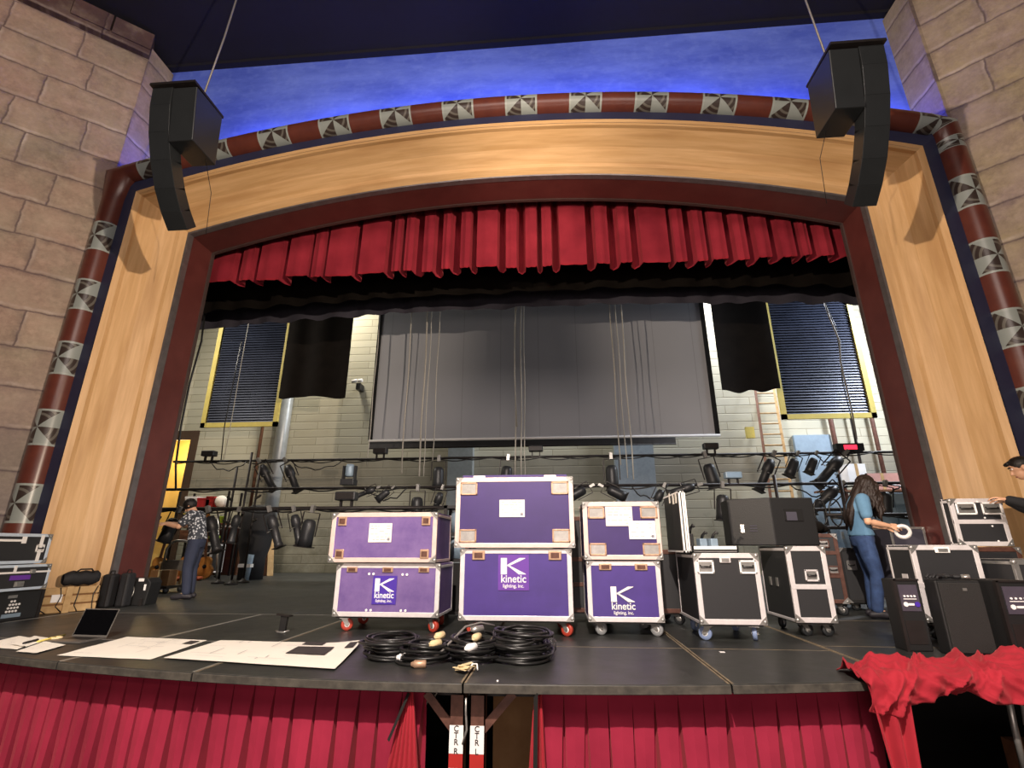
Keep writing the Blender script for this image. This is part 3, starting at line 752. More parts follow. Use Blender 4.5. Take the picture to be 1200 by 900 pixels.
def case(label, x0, x1, y0, d, z0, z1, panel, wheels=None, rz=0., tw=.045, divs=(), trim=None, group=None, lip=0., floor_z=0., nm='road_case', dark_base=True, rots=(.4, -.5, .9, 2.2), side_mat=None, cat='road case'):
    trim = trim or M['alu']; w = x1 - x0
    t = thing(nm, label, cat, ((x0 + x1)/2, y0, floor_z), rz, group); t['_w'] = w
    h = w/2; a, b = z0 - floor_z, z1 - floor_z
    MB().box(-h + .004, h - .004, .004, d - .004, a + .004, b - .004).build('case_shell', panel, t)
    e = MB()
    for xs in (-h, h - tw):
        for ys in (0, d - tw*.6): e.box(xs, xs + tw, ys - .001, ys + tw*.6, a, b)
    for zs in (a, b - tw):
        for ys in (0, d - tw*.6): e.box(-h, h, ys - .002, ys + tw*.6, zs, zs + tw)
        for xs in (-h, h - tw*.6): e.box(xs - .001, xs + tw*.6 + .001, 0, d, zs, zs + tw*.6)
    for z in divs: e.box(-h, h, -.003, tw*.4, z - floor_z - tw/2, z - floor_z + tw/2)
    e.build('edge_trim', trim, t, bevel=.004)
    for xs in (-1, 1):
        for zs in (a, b):
            c = MB(); sz = 1 if zs == a else -1
            c.sph((xs*(h - .015), .012, zs + sz*.022), .024, 8)
            c.prism([(xs*h, zs), (xs*(h - .075), zs), (xs*(h - .04), zs + sz*.04), (xs*h, zs + sz*.075)], -.006, .0, 'y')
            c.build('corner_cap', M['steel'], t)
    if wheels:
        MB().box(-h + .03, h - .03, .02, d - .02, a - .014, a).build('base_board', M['black'], t)
        for k, (xs, ys) in enumerate(((-h + .09, .09), (h - .09, .09), (-h + .09, d - .09), (h - .09, d - .09))): castor(t, xs, ys, wheels, rots[k], top=a - .012)
    return t
def logo(t, z, size, back=None, x=0.):
    # stylised K built from a bar and two tapering arms, two lines of lettering below
    s = size; par = t
    if back:
        par = MB().box(x - s*.52, x + s*.52, -.0035, .003, z - s*.56, z + s*.56).build('logo_sticker', back, t)
    k = MB(); y0, y1 = -.0050, -.003
    k.prism([(x - s*.43, z + s*.46), (x - s*.22, z + s*.46), (x - s*.22, z - s*.06), (x - s*.43, z - s*.06)], y0, y1)
    k.prism([(x - s*.22, z + s*.235), (x + s*.20, z + s*.46), (x + s*.40, z + s*.46), (x + s*.40, z + s*.445), (x - s*.19, z + s*.185)], y0, y1)
    k.prism([(x - s*.20, z + s*.215), (x - s*.12, z + s*.215), (x + s*.42, z - s*.045), (x + s*.42, z - s*.06), (x + s*.18, z - s*.06)], y0, y1)
    k.build('logo_mark', M['white'], par)
    lettering('kinetic', s*.34, par, M['white'], (x, -.0045, z - s*.31), bold=.0012, sx=.95)
    lettering('lighting, inc.', s*.155, par, M['white'], (x, -.0045, z - s*.47), bold=.0006, sx=.98)
def card(t, x, z, w, h, seed, y=-.004, lines=6, tilt=0., dark=False):
    rnd = random.Random(seed)
    c = MB().box(-w/2, w/2, -.001, .001, -h/2, h/2).build('paper_label', M['paper'] if not dark else M['white'], t)
    c.location = (x, y, z); c.rotation_euler = (0, tilt, 0)
    b = MB()
    for i in range(lines):
        zz = h*.36 - i*h*.72/max(1, lines - 1); xx = -w*.42
        while xx < w*.4:
            l = rnd.uniform(.05, .22)*w
            if rnd.random() < .62: b.box(xx, min(xx + l, w*.44), -.0016, -.001, zz - h*.014, zz + h*.014)
            xx += l + w*.05
    b.box(w*.33, w*.43, -.0016, -.001, -h*.42, -h*.27)
    b.build('ink_lines', M['ink'], c)
def dishes(t, pts, w=.17, h=.125):
    for (x, z) in pts: plate_handle(t, x, z, w, h, M['brass'], grip=False, nm='stacking_dish')

# left purple pair
g = 'purple kinetic road cases in stacks'
c = case('worn light purple road case on castors, lower of the left purple stack', -2.21, -1.14, 5.25, .62, .14, .635, M['purpleworn'], M['red_wheel'], rz=-.02, group=g)
logo(c, .385, .235, M['stick1'], -.02)
for x in (-.37, 0., .37): latch(c, x, .575, .11, .05)
b = MB()
for x, z in ((-.19, .535), (-.145, .535), (.155, .53), (.20, .53), (-.19, .20), (-.145, .2), (.16, .2), (.205, .2)): b.cyl((x, -.006, z), (x, .002, z), .012, 10)
b.build('rivets', M['white'], c)
c = case('faded purple road case lid with four small plates, upper of the left purple stack', -2.29, -1.18, 5.2, .66, .645, 1.13, M['purpleworn'], rz=-.02, floor_z=.645, group=g, trim=M['aluwarmlit'])
for x in (-.44, .44):
    for z in (.08, .40): latch(c, x, z, .09, .09)
card(c, -.03, .285, .24, .185, 4)
# centre purple pair
c = case('deep violet road case with red castors, lower of the tallest centre purple stack', -.92, .16, 5.12, .64, .135, .775, M['purple'], M['red_wheel'], group=g)
logo(c, .56, .285, M['stick2'], -.02)
for x in (-.36, .38): latch(c, x, .715, .125, .085)
c = case('tall dark purple road case lid, upper of the tallest centre purple stack', -.975, .195, 5.08, .68, .785, 1.46, M['purpledark'], floor_z=.785, group=g, trim=M['aluwarmlit'])
dishes(c, [(-.455, .565), (.455, .565), (-.455, .11), (.455, .11)])
card(c, -.02, .37, .25, .165, 9)
MB().box(-.53, .53, .05, .62, .675, .705).build('lid_top', M['purpledark'], c)
b = MB()
for x in (-.36, .36): b.box(x - .06, x + .06, .045, .06, .674, .70)
b.build('lid_clips', M['alu'], c)
# right purple pair
c = case('purple road case with grey castors and white printed logo, lower of the right purple stack', .30, 1.0, 5.2, .6, .125, .665, M['purple'], M['grey_wheel'], group=g)
logo(c, .315, .26, None, -.02)
for x in (-.17, .17): latch(c, x, .61, .12, .06)
c = case('purple road case lid with two paper sheets, upper of the right purple stack', .285, 1.03, 5.17, .63, .675, 1.22, M['purpledark'], floor_z=.675, group=g, trim=M['aluwarmlit'])
dishes(c, [(-.24, .44), (.27, .44), (-.24, .095), (.27, .095)], .165, .115)
card(c, -.02, .405, .26, .185, 3, tilt=.0); card(c, .195, .275, .255, .17, 12, y=-.006, lines=4, dark=True)

# open black case with gear, its lid stood up at the left
g = 'black road cases with white edges'
c = case('black road case with blue castors standing open right of the purple stacks', 1.27, 1.845, 5.0, .72, .14, .74, M['casebk'], M['blue_wheel'], group=g, rots=(2.6, 1.2, .9, .9))
plate_handle(c, -.19, .62, .15, .115, M['white']); plate_handle(c, .185, .62, .15, .115, M['white'])
latch(c, -.01, .68, .10, .05, M['alu'])
ld = MB().box(-.36, -.305, .03, .70, .75, 1.30).build('lid', M['casebk'], c)
e = MB()
for x in (-.362, -.335, -.303 - .012): e.box(x, x + .014, .02, .04, .745, 1.305)
for zz in (.745, 1.29): e.box(-.362, -.301, .02, .71, zz, zz + .015)
e.build('lid_trim', M['white'], ld)
b = MB()
for (y, z, w_, h_) in ((.12, 1.20, .06, .10), (.24, 1.20, .06, .09), (.40, 1.22, .05, .1)): b.box(-.3625, -.36, y, y + w_, z, z + h_)
b.build('lid_stickers', M['paper'], ld)
tr = MB().box(-.285, .13, .02, .62, .742, .752)
for a in ((-.285, .13, .02, .035), (-.285, .13, .605, .62), (-.285, -.27, .02, .62), (.115, .13, .02, .62)): tr.box(*a, .742, .80)
tr = tr.build('open_tray', M['white'], c); MB().box(-.28, .12, .017, .021, .755, .772).build('tray_groove', M['black'], tr)
for i, (x, z0_, w_, hh, lb) in enumerate(((1.33, .76, .05, .24, 'tall dark cable clamp in the tray of the open black case'), (1.44, .76, .07, .17, 'left grey connector box in the tray of the open black case'), (1.54, .76, .07, .17, 'right grey connector box in the tray of the open black case'))):
    t = thing('connector_box', lb, 'connector', (x, 5.3, z0_), .1 * i, 'connectors in the open case tray')
    MB().box(-w_/2, w_/2, -.05, .05, 0, hh * .65).build('box_body', M['bluegrey'] if i else M['black'], t, bevel=.006)
    MB().path([(0, 0, hh*.6), (.01, -.02, hh*.85), (.03, -.04, hh), (.04, -.05, hh*.9)], .014, 8).build('plug', M['black'], t)
# tall black two-tier case
c = case('tall narrow black road case with two tiers right of the open case', 2.22, 2.585, 5.3, .68, .125, .80, M['casebk'], M['black_wheel'], divs=(.435,), group=g, rots=(.3, .2, .8, .8))
plate_handle(c, .02, .535, .125, .105, M['alu'])
for yy in (.28, .44):
    MB().box(-.188, -.182, yy, yy + .05, .42, .50).build('side_latch', M['steel'], c)
# dark case side by the purple stack (seen between the stacks)
c = case('dark brown edged road case tucked behind the right purple stack', .95, 1.38, 5.95, .6, .12, .76, M['casebk'], M['black_wheel'], trim=M['brownsteel'], group=g)
c = case('black road case filling the gap between the centre and right purple stacks', -.02, .62, 5.95, .6, .12, 1.12, M['casebk'], M['black_wheel'], divs=(.66, .40), trim=M['brownsteel'], group=g)
# case beside the woman
c = case('black two-tier road case behind the big speaker, beside the woman', 3.16, 3.52, 6.9, .7, .14, .95, M['casebk'], M['black_wheel'], rz=-.25, divs=(.72, .45), trim=M['brownsteel'], group=g)
plate_handle(c, .02, .83, .13, .1, M['brownsteel']); plate_handle(c, .08, .52, .12, .1, M['brownsteel'])
c = case('black road case with one side handle directly behind the woman legs', 3.76, 4.12, 7.35, .6, .1, .78, M['casebk'], M['black_wheel'], rz=-.2, trim=M['black'], group=g)
plate_handle(c, -.05, .56, .11, .12, M['steel'])
# big white edged case at right, cases by the right-hand man
c = case('large black road case with bright white edges behind the small floor speakers', 3.30, 3.885, 5.2, .36, .15, .81, M['casebk'], M['black_wheel'], divs=(.46,), group=g)
latch(c, -.02, .765, .13, .05, M['white']); MB().box(-.297, -.293, .12, .2, .47, .55).build('side_handle', M['alu'], c)
c = case('black road case with two white handles under the hands of the man at right', 4.22, 4.745, 5.86, .13, .80, 1.285, M['casebk'], divs=(1.045,), rz=0., floor_z=.80, group=g)
plate_handle(c, -.11, .38, .20, .125, M['white']); plate_handle(c, .145, .38, .20, .125, M['white'])
b = MB()
for x, z in ((.02, .45), (.05, .285), (.1, .2), (.12, .05)): b.cyl((x, -.006, z), (x, .0, z), .009, 8)
b.build('rivets', M['white'], c)
c = case('dark brown case standing under the two-handled black case at right', 4.20, 4.80, 5.87, .3, .1, .79, M['casebk'], M['black_wheel'], trim=M['brownsteel'], group=g)
c = case('black road case with a white framed end panel at the far right edge', 3.98, 4.62, 4.98, .4, .11, .69, M['casebk'], M['black_wheel'], trim=M['steel'], group=g)
pn = MB()
for a in ((.10, .31, .53, .56), (.10, .31, .40, .43), (.10, .13, .40, .56), (.28, .31, .40, .56)): pn.box(a[0], a[1], -.012, 0, a[2], a[3])
pn = pn.build('end_panel', M['white'], c); plate_handle(c, .205, .485, .11, .05, M['bluegrey'])
# left side cases, their faces turned to the stage
c = case('black road case with pale blue trim, topmost of the far left stack', -.41, .41, 0, .6, .605, .94, M['casebk'], rz=PI/2, tw=.035, floor_z=.605, group=g, trim=M['alublue'])
c.location = (-6.15, 5.56, .605)
e = MB(); e.box(.27, .31, -.006, .0, .02, .32).box(-.4, .08, -.006, 0, .245, .27).box(.05, .10, -.008, 0, .225, .3).box(-.4, -.36, -.006, 0, .0, .3); e.build('strap_bars', M['white'], c)
plate_handle(c, .29, .17, .10, .09, M['white'], grip=True)
c = case('black road case with pale blue trim and purple label, lower of the far left stack', -.44, .44, 0, .62, .32, .598, M['casebk'], rz=PI/2, tw=.03, floor_z=.32, group=g, trim=M['alublue'])
c.location = (-6.07, 5.54, .32)
MB().box(-.44, .44, -.006, 0, .185, .205).box(.0, .03, -.007, 0, .19, .27).build('lid_band', M['white'], c)
MB().box(-.02, .21, -.006, 0, .115, .165).build('name_plate', M['stick2'], c); latch(c, .1, .07, .11, .06, M['steel']); latch(c, .22, .20, .07, .05, M['steel'])
t = thing('equipment_rack', 'low black rack with white connector dots at the bottom of the far left stack', 'rack', (-6.13, 5.62, 0), PI/2)
MB().box(-.5, .42, 0, .55, 0, .31).build('rack_box', M['black'], t, bevel=.008)
b = MB(); rnd = random.Random(3)
for i in range(14): b.cyl((.02 + rnd.uniform(-.07, .1), -.008, .15 + rnd.uniform(-.05, .08)), (.05, .0, .15), .011, 8) if False else b.cyl((.02 + .035*(i % 4) + .01*(i//4), -.008, .10 + .035*(i//4)), (.02 + .035*(i % 4) + .01*(i//4), 0, .10 + .035*(i//4)), .012, 8)
b.build('sockets', M['white'], t); MB().box(-.02, .19, -.006, 0, .035, .075).build('label_strip', M['bluegrey'], t)
MB().box(.38, .42, -.008, 0, 0, .31).build('rack_rail', M['iron'], t); MB().box(.0, .1, -.006, 0, .24, .27).build('badge', M['steel'], t)

# ================================================================== LEFT CORNER CLUTTER
t = thing('slatted_crate', 'tan slatted wooden crate with a white tag at the foot of the left oak frame', 'crate', (-6.19, 6.43, 0), math.radians(64))
for k in range(3):
    for xa, xb in ((-.33, -.01), (.01, .33)): MB().box(xa, xb, -.0, .03, .005 + k*.105, .092 + k*.105).build('slat', M['tan'], t, bevel=.008)
MB().box(-.31, .31, .03, .16, 0, .29).build('crate_core', M['tanbox'], t)
MB().box(-.035, .035, -.02, 0, 0, .31).build('corner_post', M['tan'], t)
MB().box(-.17, -.06, -.006, 0, .13, .22).build('tag', M['white'], t)
b = MB()
for k in range(4): b.path([(-.3 + .2*k, -.012, .3), (-.25 + .17*k, -.02, .2), (-.3 + .19*k, -.016, .08), (-.2 + .16*k, -.02, .01)], .006, 6)
b.build('cords', M['rubber'], t)
t = thing('gear_bag', 'black soft bag lying on top of the tan slatted crate', 'bag', (-6.22, 6.62, .31), math.radians(64))
b = MB(); P_ = []
for i in range(13):
    u = -1 + i/6; rr = .095*(1 - abs(u)**8*.35)
    P_.append([(u*.2, .06 + rr*.75*math.cos(a_), .088 + rr*.95*math.sin(a_) + .008*math.sin(u*9)) for a_ in [2*PI*k/14 for k in range(15)]])
b.grid(P_); b.build('bag_body', M['blackfab'], t)
MB().path([(-.1, .0, .16), (-.06, -.03, .2), (.06, -.03, .2), (.1, 0, .16)], .01, 6).build('bag_handle', M['blackmatte'], t)
for i, (x, y, w_, h_, lb) in enumerate(((-6.155, 6.93, .15, .43, 'slim black upright bag beside the tan slatted crate'), (-5.985, 7.02, .13, .44, 'second slim black upright bag, nearer the maroon column'))):
    t = thing('upright_bag', lb, 'bag', (x, y, 0), .1)
    MB().box(-w_/2, w_/2, 0, .16, 0, h_).build('bag_body', M['blackfab'], t, bevel=.03)
    MB().path([(-.03, .08, h_), (-.02, .08, h_ + .04), (.03, .08, h_ + .04), (.03, .08, h_)], .008, 6).build('bag_handle', M['blackmatte'], t)
    MB().box(w_*.22, w_*.28, -.004, .0, .02, h_ - .03).build('zip', M['iron'], t)
t = thing('floor_speaker', 'black box with hanging cable ring at the foot of the maroon column', 'speaker', (-5.98, 7.25, 0), .15)
MB().prism([(-.17, 0), (.17, 0), (.2, .3), (.15, .36), (-.17, .36)], 0, .28).build('cabinet', M['spkbox'], t, bevel=.01)
MB().box(.03, .1, -.01, 0, .32, .36).box(.12, .145, -.012, 0, .2, .28).build('white_labels', M['white'], t)
MB().path([(-.08 + .085*math.cos(a_), -.03 + .012*math.sin(3*a_), .17 + .12*math.sin(a_)) for a_ in [2*PI*k/28 for k in range(28)]], .008, 6, closed=True).build('cable_ring', M['steel'], t)
MB().box(.1, .14, -.02, .03, 0, .09).build('foot', M['iron'], t)

# ================================================================== SPEAKERS ON THE DECK
t = thing('stage_speaker', 'big black wedge-sided loudspeaker with square handle hole on the tall black case', 'speaker', (2.28, 5.5, .805))
fp = [(-.42, .22), (-.06, .0), (.40, .06), (.43, .5), (-.38, .55)]
MB().prism(fp, 0, .475, 'z').build('cabinet', M['spkbox'], t, bevel=.012)
hp = MB(); mrot = Matrix.Translation(Vector((.17, .026, .30))) @ Matrix.Rotation(math.atan2(.06, .46), 4, 'Z')
hp.box(-.095, .095, -.006, .004, -.06, .06, mrot); hp = hp.build('handle_recess', M['dark'], t)
MB().box(-.08, .03, -.009, -.004, -.055, .03, mrot).build('handle_plate', M['greycloth'], hp)
ml = Matrix.Translation(Vector((-.30, .145, .17))) @ Matrix.Rotation(math.atan2(-.22, .36), 4, 'Z')
MB().box(-.03, .005, -.008, .0, -.04, .04, ml).build('label_plate', M['steel'], t)
b = MB()
for k in range(3): b.box(.06, .13, -.006, .0, .02 - k*.025, .03 - k*.025, ml)
b.build('vent_marks', M['greycloth'], t)
def amp_back(label, x, y, rz, w=.2, h=.54, d=.32):
    t = thing('powered_speaker', label, 'speaker', (x, y, 0), rz, 'small powered speakers showing their back panels')
    MB().box(-w/2, w/2, 0, d, 0, h).build('cabinet', M['spkbox'], t, bevel=.01)
    MB().box(-w/2 - .004, -w/2 + .018, -.008, .02, .0, h).box(-w/2, w/2, -.008, .02, h - .012, h + .002).build('frame_edge', M['iron'], t)
    p = MB().box(-w*.36, w*.36, -.006, .001, h*.55, h*.92).build('control_panel', M['controlpanel'], t)
    k_ = MB()
    for i in range(4): k_.cyl((-w*.2 + i*w*.13, -.014, h*.76), (-w*.2 + i*w*.13, -.005, h*.76), .008, 8)
    k_.box(-w*.25, w*.25, -.009, -.005, h*.715, h*.725); k_.build('knobs', M['white'], p)
    MB().cyl((-w*.2, -.012, h*.645), (-w*.2, -.005, h*.645), .018, 12).box(-w*.1, w*.12, -.01, -.005, h*.63, h*.66).build('white_socket', M['white'], p)
    MB().cyl((w*.24, -.012, h*.645), (w*.24, -.005, h*.645), .02, 12).build('blue_socket', M['stick1'], p)
    MB().box(-w*.36, w*.36, -.004, .001, h*.1, h*.42).build('heat_sink', M['iron'], t)
    return t
amp_back('slim black powered speaker with lit control panel, left of the blank grille', 2.885, 4.7, .0, .2, .54, .16)
amp_back('black powered speaker with control panel at the right edge of the deck', 3.60, 4.56, .0, .26)
t = thing('powered_speaker', 'black powered speaker showing a plain grille, gloves lying on top', 'speaker', (3.18, 4.55, 0), .02)
MB().box(-.17, .17, 0, .13, 0, .54).build('cabinet', M['spkbox'], t, bevel=.01); MB().box(-.155, .16, -.012, .002, .02, .525).build('front_grille', M['grille'], t, bevel=.006)
MB().box(.02, .05, -.016, -.01, .465, .485).build('badge', M['steel'], t)
for i, (x, lb) in enumerate(((3.10, 'left dark work glove lying on the plain black speaker'), (3.23, 'right dark work glove lying on the plain black speaker'))):
    t = thing('work_glove', lb, 'glove', (x, 4.62, .545), .4 - i*.9, 'pair of work gloves')
    b = MB().sph((0, 0, .02), .05, 8, (1, .8, .38))
    for k in range(4): b.path([(-.02, -.03 + .018*k, .02), (-.07, -.04 + .024*k, .025 + .01*(k % 2)), (-.10, -.045 + .027*k, .012)], [.011, .011, .008], 6)
    b.path([(.02, .03, .02), (-.01, .07, .025)], .011, 6); b.build('glove_hand', M['blackfab'], t)
    MB().path([(.03, 0, .02), (.085, .0, .022)], [.034, .038], 10, flat=.5).build('cuff', M['steel'] if i else M['blackmatte'], t)

# ================================================================== PAPERS, LAPTOP, CABLES ON THE APRON
def sheet(label, c4, curl=0., seed=1, z=.004, group=None, nm='drawing_sheet', parts=()):
    A, B_, C_, D_ = [Vector(p) for p in c4]; n = 24; rows = []
    rnd = random.Random(seed)
    for i in range(n + 1):
        u = i/n; row = []
        for j in range(n + 1):
            v = j/n; p = A*(1-u)*(1-v) + B_*u*(1-v) + C_*u*v + D_*(1-u)*v
            k = max(0, (u - .72)/.28); zz = z + curl*k*k*(v**2) + .0025*noise.noise(Vector((u*4, v*4, seed)))+.002
            row.append((p.x, p.y, zz))
        rows.append(row)
    o = tag(MB().grid(rows).build(nm, M['paper']), label, 'paper', group)
    def strip(nm2, mat, segs):
        b = MB()
        for (u0, v0, u1, v1) in segs:
            q = []
            for (u, v) in ((u0, v0), (u1, v0), (u1, v1), (u0, v1)):
                k = max(0, (u - .72)/.28); p = A*(1-u)*(1-v) + B_*u*(1-v) + C_*u*v + D_*(1-u)*v
                q.append((p.x, p.y, z + curl*k*k*v**2 + .0075))
            b.poly(q)
        b.build(nm2, mat, o)
    segs = []
    for k in range(16):
        u, v = rnd.uniform(.05, .7), rnd.uniform(.1, .9)
        if rnd.random() < .5: segs.append((u, v, u + rnd.uniform(.05, .25), v + .004))
        else: segs.append((u, v, u + .004, min(.95, v + rnd.uniform(.05, .3))))
    strip('plan_lines', M['ink'], segs)
    for nm2, seg in parts: strip(nm2, M['inkd'], seg)
    return o
g = 'drawing sheets along the stage edge'
sheet('large cream drawing sheet by the laptop, left of the two big sheets', (fl(66, 769), fl(176, 774), fl(243, 751), fl(149, 747)), 0, 2, group=g, parts=(('title_block', [(.86, .72, .97, .9)]),))
sheet('large white drawing sheet with dark photos and a curled right corner', (fl(191, 773), fl(392, 786), fl(424, 756), fl(258, 752)), .03, 5, z=.010, group=g, parts=(('photo_block', [(.62, .42, .86, .75), (.62, .84, .76, .98), (.93, .7, .985, .92)]),))
for i, (c4, lb) in enumerate((((fl(-30, 758), fl(20, 762), fl(48, 750), fl(22, 746)), 'small loose paper at the far left corner of the stage edge'), ((fl(18, 765), fl(42, 767), fl(77, 757), fl(52, 753)), 'small loose paper in front of the laptop'), ((fl(12, 757), fl(30, 760), fl(60, 750), fl(40, 747)), 'small paper half under a yellow pencil left of the laptop'))):
    sheet(lb, c4, 0, 20 + i, z=.004 + .004*i, group='loose papers by the laptop', nm='loose_paper')
p0, p1 = fl(44, 752, .02), fl(76, 744, .02)
tag(MB().path([p0, p1], .009, 8).build('pencil', M['yellow']), 'yellow pencil lying on the loose papers', 'pencil')
p0, p1 = fl(28, 754, .02), fl(44, 750, .02)
tag(MB().path([p0, p1], .012, 8).build('marker_pen', M['black']), 'short black marker pen on the loose papers', 'pen')
p0 = fl(66, 748, .015); tag(MB().lathe([(.0301, -.012), (.045, -.012), (.045, .012), (.0301, .012), (.0301, -.012)], 20, Matrix.Translation(p0)).build('tape_roll', M['masktape']), 'small roll of beige tape beside the laptop', 'tape')
# laptop
a, b_, c_, d_ = fl(72, 756), fl(104, 756.5), fl(122, 748.5), fl(86, 747.5)
t = thing('laptop', 'open grey laptop with black screen standing at the left stage edge', 'laptop', ((c_ + d_)/2), 0)
o0 = Vector(t.location); ax = (c_ - d_).normalized(); ay = (d_ - a).normalized(); wl = .36; dl = .25
cen = (c_ + d_)/2
def L(u, v, z): return (cen + ax*u*wl/2*1.0 - Vector((ax.y*-1, ax.x, 0))*-1*0 + Vector((-ax.y, ax.x, 0))*(-v*dl) + Vector((0, 0, z))) - o0
bb = MB()
P8 = [L(-1, 1, .003), L(1, 1, .003), L(1, 0, .003), L(-1, 0, .003), L(-1, 1, .016), L(1, 1, .016), L(1, 0, .016), L(-1, 0, .016)]
v8 = [bb.bm.verts.new(p) for p in P8]
for f in ((0,3,2,1),(4,5,6,7),(0,1,5,4),(1,2,6,5),(2,3,7,6),(3,0,4,7)): bb.bm.faces.new([v8[i] for i in f])
base = bb.build('keyboard_base', M['laptop'], t)
kb = MB(); kb.poly([L(-.85, .62, .0165), L(.85, .62, .0165), L(.85, .12, .0165), L(-.85, .12, .0165)]); kb.build('keys', M['black'], base)
tl = Vector((-ax.y, ax.x, 0)); up_ = (tl*.32 + Vector((0, 0, 1))*.95).normalized()
def S(u, h, k): return L(u, 0, .016) + up_*h + tl*k
bb = MB(); v8 = [bb.bm.verts.new(p) for p in (S(-1, 0, 0), S(1, 0, 0), S(1, .235, 0), S(-1, .235, 0), S(-1, 0, .007), S(1, 0, .007), S(1, .235, .007), S(-1, .235, .007))]
for f in ((0,1,2,3),(7,6,5,4),(0,4,5,1),(1,5,6,2),(2,6,7,3),(3,7,4,0)): bb.bm.faces.new([v8[i] for i in f])
sc = bb.build('screen_lid', M['laptop'], t)
MB().poly([S(-.96, .012, -.001), S(.96, .012, -.001), S(.96, .228, -.001), S(-.96, .228, -.001)]).build('display', M['screenblk'], sc)
# small post
p = fl(331, 741)
t = thing('tape_dispenser', 'small black upright stand with curved foot on the deck', 'stand', p, -.1)
MB().path([(-.07, 0, .012), (-.03, -.03, .006), (.03, -.03, .006), (.07, 0, .02)], .012, 8, flat=.6).build('curved_foot', M['steel'], t)
MB().prism([(-.035, .0), (.03, .0), (.04, .15), (-.03, .15)], -.015, .015).build('post', M['black'], t)
MB().ob((.0, 0, .155), (.15, .06, .014), Matrix.Rotation(.1, 4, 'Y')).build('top_plate', M['iron'], t)
# cable coils
def coil(label, c, rx_, ry_, hgt, n, seed, ends=()):
    rnd = random.Random(seed); t = thing('cable_coil', label, 'cable', c, 0, 'coiled black cables at the stage edge')
    pts = []; seg = 30
    for k in range(n):
        a0 = rnd.uniform(.72, 1.05); b0 = rnd.uniform(.72, 1.05); ox_, oy_ = rnd.uniform(-.03, .03), rnd.uniform(-.03, .03); zz = .012 + hgt*(k/n); tl_ = rnd.uniform(-.02, .03)
        for j in range(seg):
            a_ = 2*PI*j/seg
            w_ = noise.noise(Vector((math.cos(a_)*1.5 + k*7, math.sin(a_)*1.5, seed)))*.035
            pts.append((ox_ + (rx_*a0 + w_)*math.cos(a_), oy_ + (ry_*b0 + w_)*math.sin(a_), max(.011, zz + tl_*math.cos(a_ + k) + .6*w_)))
    sm = []
    for i in range(len(pts)):
        q_ = [Vector(pts[max(0, min(len(pts)-1, i + d_))]) for d_ in (-2, -1, 0, 1, 2)]; sm.append(sum(q_, Vector())/5)
    MB().path(sm, .0105, 6).build('cable', M['rubber'], t)
    for (px, py, pz, ang, mt) in ends:
        m_ = Matrix.Translation(Vector((px, py, pz))) @ Matrix.Rotation(ang, 4, 'Z') @ Matrix.Rotation(PI/2, 4, 'Y')
        MB().lathe([(.012, -.07), (.02, -.05), (.026, -.045), (.026, .03), (.02, .035)], 14, m_).build('connector', mt, t)
    return t
coil('leftmost black cable coil on the stage edge, beside the curled drawing', (-1.27, 4.22, 0), .22, .24, .13, 12, 1, ((.17, -.2, .03, .3, M['white']),))
coil('black cable coil with white plugs, second from the left', (-.96, 4.08, 0), .19, .2, .11, 10, 2, ((.1, -.02, .17, 1.2, M['masktape']), (.09, -.1, .13, 1.0, M['masktape']), (.02, -.25, .025, .2, M['brass'])))
coil('black cable coil with pale connectors in the middle, third from the left', (-.62, 4.12, 0), .20, .22, .15, 12, 3, ((.04, -.1, .17, 1.3, M['masktape']), (.02, -.2, .12, 1.0, M['white']), (.03, .05, .2, .8, M['steel'])))
coil('rightmost and largest black cable coil on the stage edge', (-.27, 4.18, 0), .25, .26, .19, 17, 4)
q = [fl(478, 770, .05), fl(500, 770, .10), fl(520, 757, .14), fl(540, 742, .20), fl(560, 737, .20)]
q = [Vector((-.98, 3.9, .02)), Vector((-.85, 3.95, .06)), Vector((-.78, 4.05, .13)), Vector((-.7, 4.2, .21)), Vector((-.6, 4.35, .22)), Vector((-.5, 4.42, .19))]
tag(MB().path(q, .009, 8).build('cable_end', M['wirerope']), 'single grey cable end crossing over the middle cable coils', 'cable')
t = thing('masking_tape_wad', 'crumpled wad of masking tape on the stage edge at the centre seam', 'tape', fl(544, 789))
b = MB(); rnd = random.Random(8)
for k in range(7): b.ob((rnd.uniform(-.05, .06), rnd.uniform(-.03, .04), .014 + .006*k), (.10, .03, .003), Matrix.Rotation(rnd.uniform(-.8, .8), 4, 'Z') @ Matrix.Rotation(rnd.uniform(-.4, .4), 4, 'X') @ Matrix.Rotation(rnd.uniform(-.15, .15), 4, 'Y'))
b.build('crumpled_strips', M['masktape'], t)
MB().path([(.03, -.02, .02), (.05, .03, .05), (.08, .03, .05), (.09, -.01, .025)], .005, 6).build('wire_loop', M['white'], t)
t = thing('glass_jar', 'small clear glass jar on the deck right of the cable coils', 'jar', fl(646, 762))
MB().lathe([(.03, .0), (.04, .004), (.042, .07), (.025, .09), (.018, .095), (.018, .12), (.014, .12), (.014, .096), (.036, .066), (.034, .008), (.0, .008)], 20).build('jar_wall', M['glass'], t)
MB().lathe([(.02, .12), (.02, .135), (.0, .135)], 16).build('stopper', M['steel'], t)
# two pencil-thin white scraps of tape on the deck
tag(MB().ob((1.3, 4.55, .003), (.04, .03, .003)).build('tape_scrap', M['white']), 'tiny white scrap of tape on the deck by the seam', 'tape')
